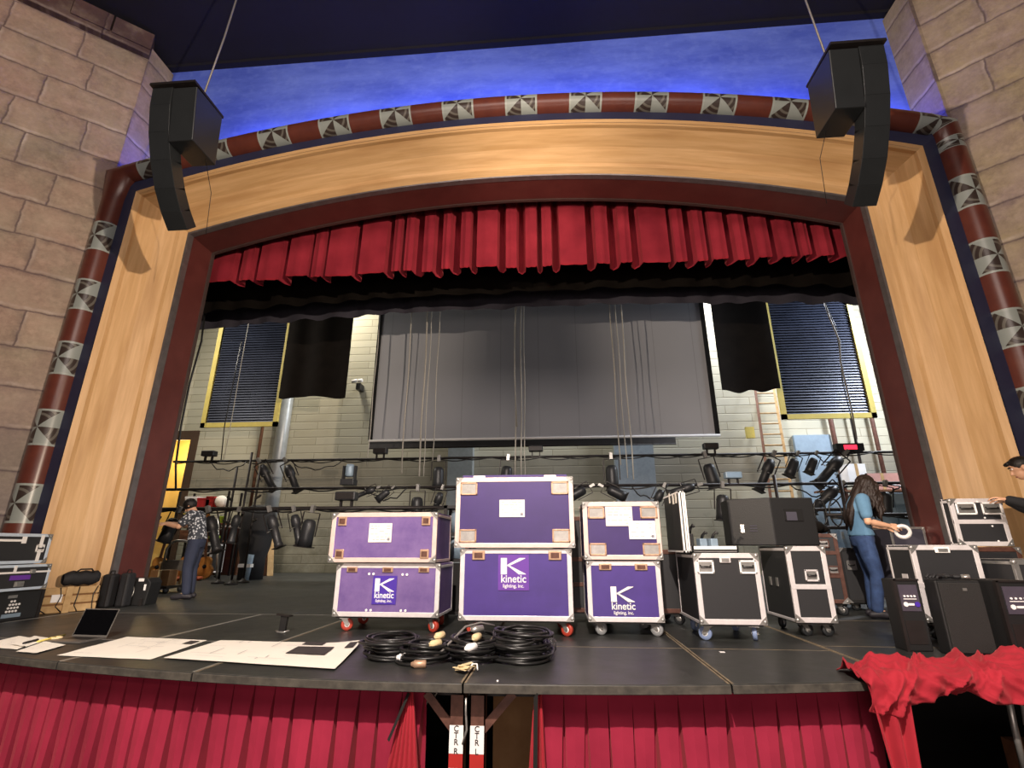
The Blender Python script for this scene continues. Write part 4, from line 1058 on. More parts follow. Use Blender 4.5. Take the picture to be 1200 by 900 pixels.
# ================================================================== PEOPLE
def fused(name, b, mat, parent, voxel, smooth=4):
    """fuse overlapping limb volumes into one continuous skin"""
    o = b.build(name, mat)
    md = o.modifiers.new('r', 'REMESH'); md.mode = 'VOXEL'; md.voxel_size = voxel; md.use_smooth_shade = True
    sm = o.modifiers.new('s', 'SMOOTH'); sm.factor = .5; sm.iterations = smooth
    bpy.context.view_layer.update()
    nm = bpy.data.meshes.new_from_object(o.evaluated_get(bpy.context.evaluated_depsgraph_get()))
    bpy.data.objects.remove(o); nm.name = name; nm.materials.clear(); nm.materials.append(mat)
    for p in nm.polygons: p.use_smooth = True
    ob = bpy.data.objects.new(name, nm); COL.objects.link(ob); ob.parent = parent; return ob
def limb(b, pts, rad, n=12):
    b.path(pts, rad, n)
    for p, r in zip(pts, rad): b.sph(p, r, 8)
def loft(b, rings, n=20):
    """rings: centre, fore-aft radius, side radius"""
    V = []; L = len(rings)
    for i, (c, rx, ry) in enumerate(rings):
        c = Vector(c); t = (Vector(rings[min(i+1, L-1)][0]) - Vector(rings[max(i-1, 0)][0])).normalized()
        s = Vector((0, 1, 0)); f_ = s.cross(t).normalized()
        V.append([b.bm.verts.new(c + f_*rx*math.cos(2*PI*k/n) + s*ry*math.sin(2*PI*k/n)) for k in range(n)])
    for A, B in zip(V, V[1:]):
        for k in range(n): b.bm.faces.new((A[k], A[(k+1) % n], B[(k+1) % n], B[k]))
    b.bm.faces.new(V[0][::-1]); b.bm.faces.new(V[-1])
# local frame: the figure faces +x, its left side is +y, z up
def hand(b, w, d, palm_n, sgn, curl=.6, r=.0085):
    """palm from wrist w along d; four unequal fingers bend towards palm_n; thumb leaves the side of the palm"""
    w = Vector(w); d = Vector(d).normalized(); pn = Vector(palm_n); pn = (pn - d*pn.dot(d)).normalized(); s = d.cross(pn).normalized()*sgn
    for k in range(4):
        o_ = s*(.026 - .0173*k); limb(b, [w + o_*.5, w + d*.045 + o_, w + d*.09 + o_], [.014, .0135, .0115], 8)
    for i, l in enumerate((.070, .080, .074, .058)):
        b0 = w + d*.09 + s*(.026 - .0173*i)
        k1 = b0 + (d*math.cos(curl*.5) + pn*math.sin(curl*.5))*l*.45
        k2 = k1 + (d*math.cos(curl*1.4) + pn*math.sin(curl*1.4))*l*.32
        k3 = k2 + (d*math.cos(curl*2.1) + pn*math.sin(curl*2.1))*l*.25
        limb(b, [b0, k1, k2, k3], [r*1.1, r, r*.92, r*.8], 8)
    t0 = w + d*.025 + s*.022; t1 = t0 + d*.035 + s*.03 + pn*.012; t2 = t1 + d*.032 + s*.004 + pn*.014
    limb(b, [t0, t1, t2], [.014, .0115, .0095], 8)

def person(label, loc, rz, P, shirt, trousers, shoes, sleeve='short', collar=False):
    t = thing('person', label, 'person', loc, rz)
    pel, belly, chest, neckb, head = (Vector(P[k]) for k in ('pelvis', 'belly', 'chest', 'neck', 'head')); fd = Vector(P['face']).normalized()
    fx = fd; fy = Vector((0, 0, 1)).cross(fd).normalized(); fz = fx.cross(fy).normalized()
    shm = (Vector(P['arm_l'][0]) + Vector(P['arm_r'][0]))/2
    b = MB()
    loft(b, [(pel - Vector((0, 0, .09)), .09, .13), (pel, .11, .155), (belly, .095, .135), (chest, .11, .15), (shm + Vector((0, 0, .02)), .075, .15), (neckb - Vector((0, 0, .02)), .055, .06)])
    limb(b, [shm.lerp(neckb, .6), neckb, head - fz*.05], [.06, .055, .052])
    b.sph(head + fz*.03 - fx*.012, .093, 12, (1.02, .84, 1.02)); b.sph(head - fz*.035 + fx*.018, .068, 12, (.98, .86, 1.12))
    limb(b, [head + fx*.074 + fz*.018, head + fx*.099 - fz*.020, head + fx*.083 - fz*.030], [.009, .0145, .011], 8)
    for s in (-1, 1): b.sph(head + fy*s*.08 - fx*.008 + fz*.0, .027, 8, (.7, .4, 1.15))
    for s, q in ((1, 'l'), (-1, 'r')):
        A = P['arm_'+q]; Lg = P['leg_'+q]; a0, a1, a2 = (Vector(v) for v in A[:3])
        limb(b, [a0, a0.lerp(a1, .4), a1, a1.lerp(a2, .3), a2], [.055, .050, .041, .041, .027])
        hand(b, a2, A[3][0], A[3][1], A[3][2], A[3][3])
        h0, k0, n0 = (Vector(v) for v in Lg[:3]); tv = Vector(Lg[3])
        limb(b, [h0, h0.lerp(k0, .4), k0, k0.lerp(n0, .3), n0], [.09, .08, .056, .056, .038]); limb(b, [n0, n0 + tv*.12 - Vector((0, 0, .045))], [.038, .03])
    body = fused('body', b, M['skin'], t, .0065, 3)
    for s in (-1, 1):
        e_ = MB().sph(head + fx*.071 + fy*s*.031 + fz*.022, .0095, 8).build('eye', M['white'], t)
        MB().sph(head + fx*.0775 + fy*s*.031 + fz*.022, .0055, 6).build('iris', M['black'], e_)
        MB().path([head + fx*.077 + fy*s*.048 + fz*.040, head + fx*.085 + fy*s*.03 + fz*.046, head + fx*.086 + fy*s*.015 + fz*.042], .005, 6).build('eyebrow', M['hairbk'], t)
    MB().path([head + fx*.078 + fy*.024 - fz*.060, head + fx*.086 - fz*.058, head + fx*.078 - fy*.024 - fz*.060], .006, 6).build('mouth', M['lips'], t)
    b = MB()
    rg = [(pel + Vector((0, 0, .0)), .142, .182), (pel.lerp(belly, .6), .128, .168), (belly, .120, .160), (chest, .132, .172), (shm + Vector((0, 0, .012)), .098, .165), (neckb - Vector((0, 0, .045)), .070, .082)]
    if collar: rg.append((neckb + Vector((0, 0, .012)), .066, .070))
    loft(b, rg)
    for q in 'lr':
        A = P['arm_'+q]; a0, a1, a2 = (Vector(v) for v in A[:3])
        if sleeve == 'short': limb(b, [a0, a0.lerp(a1, .35), a0.lerp(a1, .68)], [.078, .074, .068])
        else: limb(b, [a0, a0.lerp(a1, .5), a1, a1.lerp(a2, .5), a1.lerp(a2, .96)], [.078, .070, .060, .054, .044])
    fused('shirt' if sleeve == 'short' else 'jacket', b, shirt, t, .010, 4)
    b = MB()
    loft(b, [(pel - Vector((0, 0, .12)), .115, .165), (pel - Vector((0, 0, .03)), .132, .176), (pel + Vector((0, 0, .06)), .118, .160)])
    for q in 'lr':
        h0, k0, n0 = (Vector(v) for v in P['leg_'+q][:3])
        limb(b, [h0, h0.lerp(k0, .4), k0, k0.lerp(n0, .4), k0.lerp(n0, .93)], [.102, .096, .074, .070, .062])
    fused('trousers', b, trousers, t, .011, 4)
    for q in 'lr':
        a_ = Vector(P['leg_'+q][2]); tv = Vector(P['leg_'+q][3]).normalized(); g = Vector((a_.x, a_.y, 0))
        b = MB(); limb(b, [g - tv*.06 + Vector((0, 0, .045)), g + tv*.03 + Vector((0, 0, .055)), g + tv*.12 + Vector((0, 0, .042)), g + tv*.185 + Vector((0, 0, .034))], [.040, .048, .040, .030])
        b.box(-.001, .001, -.001, .001, .05, .06, Matrix.Translation(g))
        sh_ = fused('shoe', b, shoes, t, .009, 2)
    return t, head, fx, fy, fz
M['lips'] = simple('lips', '#a8655a', .5)

# woman in blue, bowed over a roll of white tape
P = dict(pelvis=(0, 0, .92), belly=(.0, 0, 1.06), chest=(.03, 0, 1.27), neck=(.085, 0, 1.42), head=(.15, 0, 1.53), face=(.86, 0, -.5),
    arm_l=((.05, .17, 1.34), (.06, .22, 1.07), (.29, .10, 1.02), ((1, -.35, .0), (.1, -.7, -.6), 1, .6)),
    arm_r=((.05, -.17, 1.34), (.05, -.21, 1.08), (.27, -.13, 1.03), ((1, .25, -.05), (.1, .7, -.6), -1, .6)),
    leg_l=((0, .09, .86), (.04, .11, .48), (.0, .11, .085), (1, .1, 0)), leg_r=((0, -.09, .86), (.05, -.11, .48), (-.02, -.12, .085), (1, -.1, 0)))
wt, hc, fx, fy, fz = person('woman with long dark curly hair, blue t-shirt and jeans holding a white tape roll', (3.75, 6.75, 0), -.28, P, M['bluetee'], M['denim'], M['shoe'])
b = MB(); b.sph(hc - fx*.012 + fz*.028, .103, 12, (1.02, .98, .98))
hair = b.build('hair', M['hairdk'], wt)
rnd = random.Random(4)
for k in range(44):
    a_ = PI*(.22 + 1.56*k/43) ; d_ = fx*math.cos(a_) + fy*math.sin(a_)
    start = hc + d_*.085 + fz*rnd.uniform(.03, .07); L_ = rnd.uniform(.28, .48); ph = rnd.uniform(0, 6)
    back = max(0, -math.cos(a_)); pts = []
    for j in range(9):
        u = j/8
        p_ = start + Vector((d_.x, d_.y, 0))*(.035*math.sin(u*PI*.6)) + Vector((-.10*back*u + .012*math.sin(u*16 + ph), .012*math.cos(u*16 + ph) + .03*(1 if d_.y > 0 else -1)*u, -L_*u))
        pts.append(p_)
    MB().path(pts, [.026, .03, .032, .032, .03, .028, .024, .018, .008], 7).build('hair_lock', M['hairdk'], hair) if k % 4 == 0 else None
    if k % 4: 
        if 'acc' not in dir(): acc = MB()
        acc.path(pts, [.026, .03, .032, .032, .03, .028, .024, .018, .008], 7)
acc.build('loose_hair', M['hairdk'], hair); del acc
rm = Matrix.Translation(Vector(wt.location)) @ Matrix.Rotation(-.28, 4, 'Z') @ Matrix.Translation(Vector((.405, -.10, .965))) @ Matrix.Rotation(PI/2 + .25, 4, 'X') @ Matrix.Rotation(-.2, 4, 'Y')
tr_ = MB().lathe([(.050, -.024), (.084, -.024), (.084, .024), (.050, .024), (.050, -.024)], 28, rm).build('tape_roll', M['tape_white'])
tag(tr_, 'roll of white tape held in the hands of the woman in blue', 'tape')
b = MB()
for k in range(9):
    y0 = -.08 + .02*k; L_ = .5 + .05*math.sin(k*2.1)
    b.path([hc - fx*.05 + Vector((0, y0*.8, .03)), hc + Vector((-.12, y0, -.10)), hc + Vector((-.19 - .01*(k % 3), y0*1.2, -.25)), hc + Vector((-.25 + .02*(k % 2), y0*1.5, -L_*.8)), hc + Vector((-.27, y0*1.6, -L_))], [.03, .04, .042, .036, .012], 7)
b.build('long_curls', M['hairdk'], hair)
# man at the right edge, dark jacket, bending over the case
P = dict(pelvis=(-.10, 0, .90), belly=(-.06, 0, 1.06), chest=(.02, 0, 1.28), neck=(.09, 0, 1.43), head=(.155, 0, 1.555), face=(.92, 0, -.38),
    arm_l=((.04, .18, 1.36), (.10, .22, 1.14), (.33, .10, 1.245), ((.9, -.2, .25), (.3, -.1, -.9), 1, .55)),
    arm_r=((.04, -.18, 1.36), (.12, -.20, 1.12), (.31, -.06, 1.235), ((.9, .2, .2), (.3, .1, -.9), -1, .55)),
    leg_l=((-.10, .09, .85), (-.04, .10, .47), (-.10, .10, .085), (1, .1, 0)), leg_r=((-.10, -.09, .85), (-.02, -.10, .47), (-.14, -.11, .085), (1, -.1, 0)))
mt_, hc, fx, fy, fz = person('man with short dark hair in a charcoal jacket leaning on a black case at right', (4.90, 5.46, 0), PI - .55, P, M['jacket'], M['denimdk'], M['shoe'], sleeve='long', collar=True)
b = MB(); b.sph(hc - fx*.02 + fz*.038, .096, 12, (1.02, .92, .86)); b.path([hc + fx*.055 + fz*.085 + fy*.05, hc + fx*.085 + fz*.08, hc + fx*.06 + fz*.085 - fy*.05], .02, 8)
b.build('hair', M['hairbk'], mt_)
# man backstage left
P = dict(pelvis=(0, 0, .90), belly=(.02, 0, 1.04), chest=(.06, 0, 1.22), neck=(.13, 0, 1.345), head=(.20, 0, 1.44), face=(.72, 0, -.7),
    arm_l=((.09, .17, 1.29), (.22, .24, 1.10), (.44, .16, 1.14), ((1, -.1, .1), (0, -.4, -.9), 1, .5)),
    arm_r=((.09, -.17, 1.29), (.24, -.22, 1.12), (.46, -.12, 1.16), ((1, .1, .1), (0, .4, -.9), -1, .5)),
    leg_l=((0, .09, .85), (.03, .10, .47), (-.02, .10, .085), (1, .1, 0)), leg_r=((0, -.09, .85), (.03, -.10, .47), (.0, -.11, .085), (1, -.1, 0)))
ml_, hc, fx, fy, fz = person('man in a black and white print shirt and jeans reaching out backstage at left', (-5.86, 8.2, 0), PI + .25, P, M['print'], M['denimdk'], M['shoe'])
MB().sph(hc - fx*.012 + fz*.028, .101, 12, (1.02, .96, .98)).build('hair', M['hairbk'], ml_)
# ================================================================== HANGING LOUDSPEAKER COLUMNS
def column_array(label, x, s, dz):
    prof = [(4.50, 6.42 - .12), (4.52, 6.05), (4.60, 5.70), (4.72, 5.38), (4.88, 5.08), (5.05, 4.86), (5.22, 4.70)]
    prof = [(a, b + dz) for a, b in prof]; ZT = prof[0][1]
    t = thing('array_speaker', label, 'loudspeaker', (x, 4.7, ZT), 0, 'curved loudspeaker columns hung each side of the arch')
    def seg(i, nm):
        (y0, z0), (y1, z1) = prof[i], prof[i+1]; b = MB()
        tx = Vector((0, y1 - y0, z1 - z0)).normalized(); nn = Vector((0, -tx.z, tx.y)) * -1
        if nn.y < 0: nn = -nn
        V8 = []
        for (y, z) in ((y0, z0), (y1, z1)):
            for sx in (-.135, .135):
                for dn in (0, .19):
                    V8.append(Vector((sx, y - 4.7, z - ZT)) + nn*dn)
        v = [b.bm.verts.new(p) for p in V8]
        for f in ((0,1,3,2),(4,6,7,5),(0,4,5,1),(2,3,7,6),(0,2,6,4),(1,5,7,3)): b.bm.faces.new([v[k] for k in f])
        b.build(nm, M['blackgloss'], t, bevel=.004)
    for i in range(len(prof) - 1): seg(i, 'column_segment')
    bx = MB(); xa, xb = sorted((s*.14, s*.46))
    bx.prism([(4.62 - 4.7, -.74), (4.5 - 4.7, -.02), (5.0 - 4.7, .0), (5.06 - 4.7, -.74)], xa, xb, 'x')
    bx.build('sub_cabinet', M['blackgloss'], t, bevel=.01)
    MB().box(min(-.14, xa), max(.14, xb), -.25, .32, .0, .035).build('fly_frame', M['iron'], t)
    tag(MB().path([Vector((x + s*.28, 4.8, ZT + .03)), Vector((x + s*.34, 4.86, 7.6)), Vector((x + s*.42, 4.95, 10.4))], .012, 6).build('hanging_cable', M['wirerope']), 'thin steel cable holding up the ' + ('left' if s > 0 else 'right') + ' loudspeaker column', 'cable')
    tag(MB().path([Vector((x + s*.42, 5.2, 4.6)), Vector((x + s*.41, 5.15, 5.2)), Vector((x + s*.40, 4.95, ZT - .74))], .004, 5).build('tie_line', M['rubber']), 'thin black line dropping beside the ' + ('left' if s > 0 else 'right') + ' loudspeaker column', 'line')
M['blackgloss'] = simple('satin_black_metal', '#2c2f31', .32, .1, var=.15, scale=4)
column_array('curved black loudspeaker column with box cabinet hanging left of the arch', -4.78, 1, 0.)
column_array('curved black loudspeaker column with box cabinet hanging right of the arch', 3.68, -1, -.15)

# ================================================================== SCREENS AND PANELS
t = thing('projection_screen', 'wide grey projection screen with white bottom bar hanging upstage', 'screen', (-.33, 13, 3.5))
MB().box(-4.56, 4.56, 0, .01, .0, 6.0).build('screen_cloth', M['screen'], t)
MB().path([(-4.6, 0, 0), (4.62, 0, .0)], .035, 8).build('bottom_bar', M['white'], t)
for s in (4.5, -4.62): MB().box(s, s + .12, -.012, .012, 0, 6.0).build('side_border', M['dark'], t)
t = thing('rear_projection_screen', 'darker second screen hanging just behind the grey screen', 'screen', (-.9, 13.35, 3.36))
MB().box(-4.15, 4.15, 0, .01, 0, 6.2).build('screen_cloth', M['screen2'], t); MB().path([(-4.15, 0, 0), (4.15, 0, 0)], .02, 6).build('bottom_bar', M['iron'], t)
def slat_panel(label, xc, y, w, z0, z1, rz=0.):
    t = thing('window_shutter', label, 'panel', (xc, y, z0), rz, 'dark slatted panels in yellow frames')
    f = MB(); tw = .14
    f.box(-w/2, w/2, -.04, .04, 0, tw).box(-w/2, -w/2 + tw, -.04, .04, 0, z1 - z0).box(w/2 - tw, w/2, -.04, .04, 0, z1 - z0)
    f.build('frame', M['yellow'], t)
    b = MB(); k = 0; z = tw
    while z < z1 - z0:
        b.ob((0, .02, z + .035), (w - 2*tw, .012, .085), Matrix.Rotation(-.5, 4, 'X')); z += .082
    b.build('slats', M['louvre'], t); MB().box(-w/2 + tw, w/2 - tw, .05, .06, tw, z1 - z0).build('backing', M['black'], t)
    return t
slat_panel('dark slatted panel in a pale yellow frame hanging at the left of the stage', -9.42, 14.1, 2.42, 4.22, 9.5)
slat_panel('dark slatted panel in a dull yellow frame hanging at the right of the stage', 7.62, 14.1, 2.5, 4.14, 9.5)
tag(MB().box(6.05, 6.3, 15.9, 16.0, 4.0, 4.35).build('junction_box', M['yellow']), 'small yellow wall box beside the top of the ladder', 'box')
t = thing('security_lamp', 'small white twin wall lamp on the back wall left of the grey screen', 'lamp', at(419, 450, 15.9))
MB().cyl((-.16, -.1, .06), (.02, -.1, .09), .06, 12).cyl((.06, -.1, .08), (.2, -.1, .10), .06, 12).build('lamp_heads', M['white'], t); MB().box(-.03, .12, -.05, .3, -.2, .02).build('bracket', M['black'], t)
# grey soil pipe and small conduits on the back wall
q = [at(336, 500, 15.8), at(333, 520, 15.8), at(326, 552, 15.8), at(318, 600, 15.8), Vector((at(318, 600, 15.8).x, 15.8, 0))]
x_ = at(322, 560, 15.8).x
tag(MB().path([(x_, 15.85, 0), (x_, 15.85, 9.5)], .21, 14).build('down_pipe', M['pipegrey']), 'thick grey down pipe on the back wall below the left leg curtain', 'pipe')
for px, nm, mt, r, lb in ((300, 550, 'brownwood', .05, 'thin brown pipe on the back wall left of the thick grey pipe'), (985, 550, 'brownsteel', .07, 'brown vertical pipe on the back wall right of the ladder'), (1035, 550, 'brownsteel', .06, 'brown vertical pipe on the back wall at far right'), (1010, 550, 'iron', .04, 'thin black pipe on the back wall at right below the slatted panel')):
    x_ = at(px, nm, 16.0).x
    tag(MB().path([(x_, 16.0, 0), (x_, 16.0, 8.0)], r, 10).build('service_pipe', M[mt]), lb, 'pipe')
x_ = at(962, 560, 16.0).x
t = thing('steel_door', 'pale blue grey steel door on the back wall right of the ladder', 'door', (x_, 16.12, 0))
MB().box(-.55, .55, -.06, .06, 0, 4.1).build('door_leaf', M['bluegrey'], t); MB().box(.3, .36, -.1, -.06, 1.0, 1.2).build('door_handle', M['steel'], t)
x_ = at(1045, 600, 15.6).x
t = thing('steel_cabinet', 'tall blue grey cabinet against the back wall at far right', 'cabinet', (x_, 15.6, 0))
MB().box(-.6, .6, -.2, .4, 0, 2.3).build('cabinet_body', M['bluegrey'], t); MB().box(-.57, -.01, -.22, -.2, .05, 2.25).build('cabinet_door', M['bluegrey'], t); MB().box(.01, .57, -.22, -.2, .05, 2.25).build('cabinet_door', M['bluegrey'], t)
for px, py, w_, h_, mt, lb in ((1030, 565, .9, .45, 'pink', 'wide pinkish carton on a high shelf behind the woman'), (1000, 555, .5, .5, 'white', 'small white carton on a high shelf behind the woman')):
    p = at(px, py, 15.2); t = thing('carton', lb, 'box', (p.x, 15.2, p.z - h_/2)); MB().box(-w_/2, w_/2, -.2, .2, 0, h_).build('carton_body', M[mt], t); MB().box(-.04, .04, -.205, -.2, 0, h_).build('tape_strip', M['tan'], t)
p = at(1015, 565, 15.2)
t = thing('storage_shelf', 'long shelf on the back wall carrying cartons behind the woman', 'shelf', (p.x + .2, 15.2, at(1015, 575, 15.2).z))
MB().box(-1.6, 1.6, -.25, .15, -.05, 0).build('shelf_board', M['brownwood'], t)
for s in (-1.5, 1.5): MB().box(s - .03, s + .03, -.1, -.04, -t.location.z, -.05).build('post', M['iron'], t)

# ladder leaning on the back wall
def ladder(label, a, bq, w, n, mt):
    a, bq = Vector(a), Vector(bq); t = thing('wooden_ladder', label, 'ladder', a); d = bq - a
    for s in (-1, 1): MB().bar(Vector((s*w/2, 0, 0)), d + Vector((s*w/2*.92, 0, 0)), .075, .05).build('rail', M['brownwood'] if s < 0 else M['tan'], t)
    for k in range(n):
        p_ = d*((k + .6)/n); MB().cyl(p_ + Vector((-w/2, 0, 0)), p_ + Vector((w/2, 0, 0)), .022, 8).build('rung', M['tan'], t)
ladder('tall wooden ladder leaning on the back wall under the right leg curtain', (at(925, 640, 14.6).x, 14.6, 0), (at(893, 455, 16.0).x + .05, 15.95, 5.9), .62, 17, None)

# ================================================================== ROPES
for i, (px, top, bot, Y, r, lb) in enumerate(((474, 330, 555, 11.6, .016, 'pale hoist rope farthest left of the upstage ropes'), (494, 350, 558, 11.6, .02, 'thick pale hoist rope second from the left'), (499, 350, 558, 11.7, .012, 'thin pale rope close beside the thick second rope'), (509, 352, 540, 11.6, .012, 'pale hoist rope third from the left, ending at the upper pipe'), (604, 322, 560, 11.5, .016, 'pale rope at the centre, left of the centre pair'), (611, 340, 560, 11.5, .016, 'middle pale rope of the centre bundle'), (615, 350, 560, 11.6, .011, 'right thin rope of the centre bundle'), (724, 352, 545, 11.6, .014, 'pale hoist rope right of centre, left one of its bundle'), (731, 355, 560, 11.6, .011, 'thin pale rope in the middle of the right bundle'), (738, 325, 562, 11.5, .014, 'pale hoist rope right of centre, right one of its bundle'), (434, 400, 545, 12.2, .012, 'thin pale rope hanging along the left edge of the grey screen'))):
    x_ = at(px, 500, Y).x - .00; a, c_ = at(px, bot, Y), at(px, top, Y); x0 = at(px - (px - 607)*.07, bot, Y).x
    pts = [Vector((x_ + .012*math.sin(k*1.3 + i), Y, c_.z + 1.2 + (a.z - c_.z - 1.2)*k/10)) for k in range(11)]
    tag(MB().path(pts, r, 6).build('hoist_rope', M['rope']), lb, 'rope', 'pale ropes hanging upstage')
q = [at(618, 322, 11.4), at(617, 345, 11.4), at(606, 358, 11.4), at(603, 380, 11.4), at(603, 440, 11.4), at(606, 500, 11.4)]
tag(MB().path(q, .012, 6).build('slack_rope', M['rope']), 'slack pale rope curling off the centre bundle at the top', 'rope')
q = [at(247, 335, 9.8), at(241, 360, 9.8), at(236, 400, 9.8), at(222, 450, 9.8), at(212, 500, 9.8), at(206, 545, 9.8), at(206, 575, 9.8)]
tag(MB().path(q, .022, 6).build('multicore_cable', M['rubber']), 'thick dark cable hanging beside the left maroon column', 'cable')
q = [at(283, 400, 12.0), at(273, 450, 12.0), at(263, 500, 12.0), at(259, 540, 12.0)]
tag(MB().path(q, .014, 6).build('drop_cable', M['rubber']), 'thin black cable hanging in front of the left slatted panel', 'cable')
q = [at(292, 375, 12.1), at(282, 430, 12.1), at(270, 500, 12.1), at(262, 540, 12.1)]
tag(MB().path(q, .010, 6).build('drop_rope', M['rope']), 'thin pale rope hanging in front of the left slatted panel', 'rope')
q = [at(965, 352, 12.0), at(972, 372, 12.0), at(984, 400, 12.0), at(985, 424, 12.0), at(991, 450, 12.0), at(998, 480, 12.0), at(1004, 515, 12.0)]
tag(MB().path(q, .022, 6).build('drop_cable', M['wirerope']), 'pale twisted cable hanging in front of the right slatted panel', 'cable')
q = [at(966, 352, 12.1), at(980, 385, 12.1), at(985, 420, 12.1), at(987, 445, 12.1), at(1000, 500, 12.1), at(1003, 520, 12.1)]
tag(MB().path(q, .013, 6).build('drop_cable', M['rubber']), 'black cable twisted around the pale one at the right slatted panel', 'cable')

# ================================================================== LIGHTING PIPES AND LAMPS
B1, B2, B3 = (12., 2.84), (10., 1.92), (9., 1.45)
def pipe(label, Y, z, xa, xb, r=.028, seed=0):
    t = thing('lighting_pipe', label, 'pipe', ((xa + xb)/2, Y, z)); xm = (xa + xb)/2
    MB().path([(xa - xm, 0, 0), (xb - xm, 0, 0)], r, 8).build('tube', M['iron'], t)
    rnd = random.Random(seed)
    for k in range(2):
        pts = []; x = xa - xm + .1; ph = rnd.uniform(0, 6)
        while x < xb - xm - .1:
            pts.append((x, -.03*math.cos(x*5 + ph), -.012 + .035*math.sin(x*5 + ph) - .03*abs(math.sin(x*1.3 + ph)))); x += .12
        MB().path(pts, .014, 5).build('cable_run', M['rubber'], t)
    return t
pipe('upper black lighting pipe running across the back of the stage', *B1, -9.6, 8.4, seed=1)
pipe('middle black lighting pipe with a thick wrap of cables', *B2, -8.2, 6.75, seed=2)
pipe('lowest black lighting pipe at left, behind the left purple stack', *B3, -7.4, -1.2, .034, seed=3)
pipe('low black rack pipe at right behind the woman', 9.2, .8 + 9.2*(640 - 604)/588*.9, 4.6, 6.2, seed=4)
def lamp_can(t):
    MB().lathe([(.06, .30), (.10, .27), (.115, .2), (.12, -.02), (.125, -.16), (.11, -.16), (.1, -.02), (.0, -.02)], 18).build('housing', M['lampbk'], t)
    MB().lathe([(.0, -.10), (.108, -.10), (.108, -.09), (.0, -.09)], 16).build('lens', M['lens'], t)
    MB().box(-.13, .13, -.13, .13, -.175, -.16).build('colour_frame', M['iron'], t)
def lamp_ellip(t):
    MB().lathe([(.0, .36), (.07, .34), (.10, .24), (.10, .1), (.075, .08), (.075, -.22), (.085, -.24), (.085, -.30), (.07, -.30), (.06, -.24), (.0, -.24)], 16).build('housing', M['lampbk'], t)
    MB().lathe([(.0, -.275), (.066, -.275), (.066, -.265), (.0, -.265)], 14).build('lens', M['lens'], t)
    b = MB()
    for k in range(4): b.bar((.09*math.cos(k*PI/2), .09*math.sin(k*PI/2), .06), (.16*math.cos(k*PI/2), .16*math.sin(k*PI/2), .05), .02, .01)
    b.build('shutter_handles', M['steel'], t); MB().box(-.10, .10, -.10, .10, -.315, -.30).build('colour_frame', M['iron'], t)
def lamp_flood(t, mt='lampbk'):
    MB().box(-.17, .17, -.10, .08, .12, .26).build('housing', M[mt], t, bevel=.02)
    MB().box(-.14, .14, -.105, -.10, .14, .24).build('lens', M['lens'] if mt == 'bluegrey' else M['iron'], t)
    b = MB()
    for s in (-.09, .09): b.box(s - .015, s + .015, -.03, .03, -.02, .13)
    b.box(-.09, .09, -.03, .03, -.03, -.015)
    b.build('bracket', M['iron'], t)
def lamp_mover(t):
    MB().box(-.16, .16, -.14, .14, .06, .2).build('base_box', M['lampbk'], t, bevel=.01)
    for s in (-1, 1): MB().box(s*.14 - .02, s*.14 + .02, -.06, .06, .18, .52).build('yoke_arm', M['lampbk'], t)
    MB().lathe([(.08, .26), (.105, .3), (.105, .5), (.08, .56), (.0, .56)], 16).build('head', M['bluegrey'], t)
PROT = {}
def lamp(kind, px, py, bat, tilt=0., pan=0., label='', above=False, sc=1.):
    Y, z = bat; x = at(px, py, Y).x
    key = kind
    if key not in PROT:
        t = thing('stage_lamp', '', 'stage light', (0, 0, 0)); PROT[key] = t
        {'can': lamp_can, 'ellip': lamp_ellip, 'flood': lamp_flood, 'mover': lamp_mover, 'floodblue': lambda q_: lamp_flood(q_, 'bluegrey')}[kind](t)
        if kind in ('can', 'ellip'):
            y_ = MB()
            for s in (-1, 1): y_.bar((s*.15, 0, .02), (s*.15, 0, .42), .02, .012)
            y_.bar((-.15, 0, .42), (.15, 0, .42), .03, .012); y_.build('yoke', M['iron'], t)
            MB().box(-.03, .03, -.04, .04, .42, .55).build('clamp', M['steel'], t)
    else: t = copy_tree(PROT[key])
    t['label'] = label; t['category'] = 'stage light'; t['group'] = 'stage lights on the pipes'; t.scale = (sc,)*3
    e = Matrix.Rotation(pan, 4, 'Z') @ Matrix.Rotation(tilt, 4, 'Y')
    t.rotation_euler = e.to_euler()
    if kind in ('can', 'ellip'): t.location = Vector((x, Y - .07, z)) - e @ Vector((0, 0, .5*sc))
    else: t.location = (x, Y, z)
U, MD, LW = 'upper pipe', 'middle pipe', 'lowest left pipe'
lamp('flood', 246, 530, B1, label='flat black floodlight on top of the upper pipe at its left end')
lamp('ellip', 304, 545, B1, -.6, label='black profile spotlight tilted under the upper pipe left of the grey down pipe', sc=1.1)
lamp('ellip', 335, 545, B1, -.5, label='black profile spotlight hanging right of the thick grey down pipe', sc=1.1)
lamp('flood', 446, 530, B1, label='flat black floodlight on the upper pipe below the screen left corner')
lamp('can', 515, 545, B1, .0, label='rounded grey black can light under the upper pipe left of the tallest stack', sc=1.15)
lamp('can', 596, 545, B1, .1, label='can light just above the tallest purple stack', sc=1.15)
lamp('flood', 628, 530, B1, label='flat black floodlight on the upper pipe beside the centre ropes')
lamp('can', 716, 545, B1, .0, label='tall can light above the right purple stack', sc=1.2)
lamp('can', 826, 545, B1, -.2, label='can light above the big loudspeaker, tilted right', sc=1.2)
lamp('flood', 833, 528, B1, label='flat black floodlight on the upper pipe below the screen right corner')
lamp('ellip', 907, 540, B1, .5, label='black profile spotlight in front of the ladder, tilted left', sc=1.2)
lamp('can', 935, 540, B1, .5, label='short can light right of the ladder, tilted left', sc=.9)
lamp('can', 957, 540, B1, .5, label='second short can light right of the ladder', sc=.8)
lamp('ellip', 991, 540, B1, .8, label='large black profile spotlight under the red lit box, tilted left', sc=1.3)
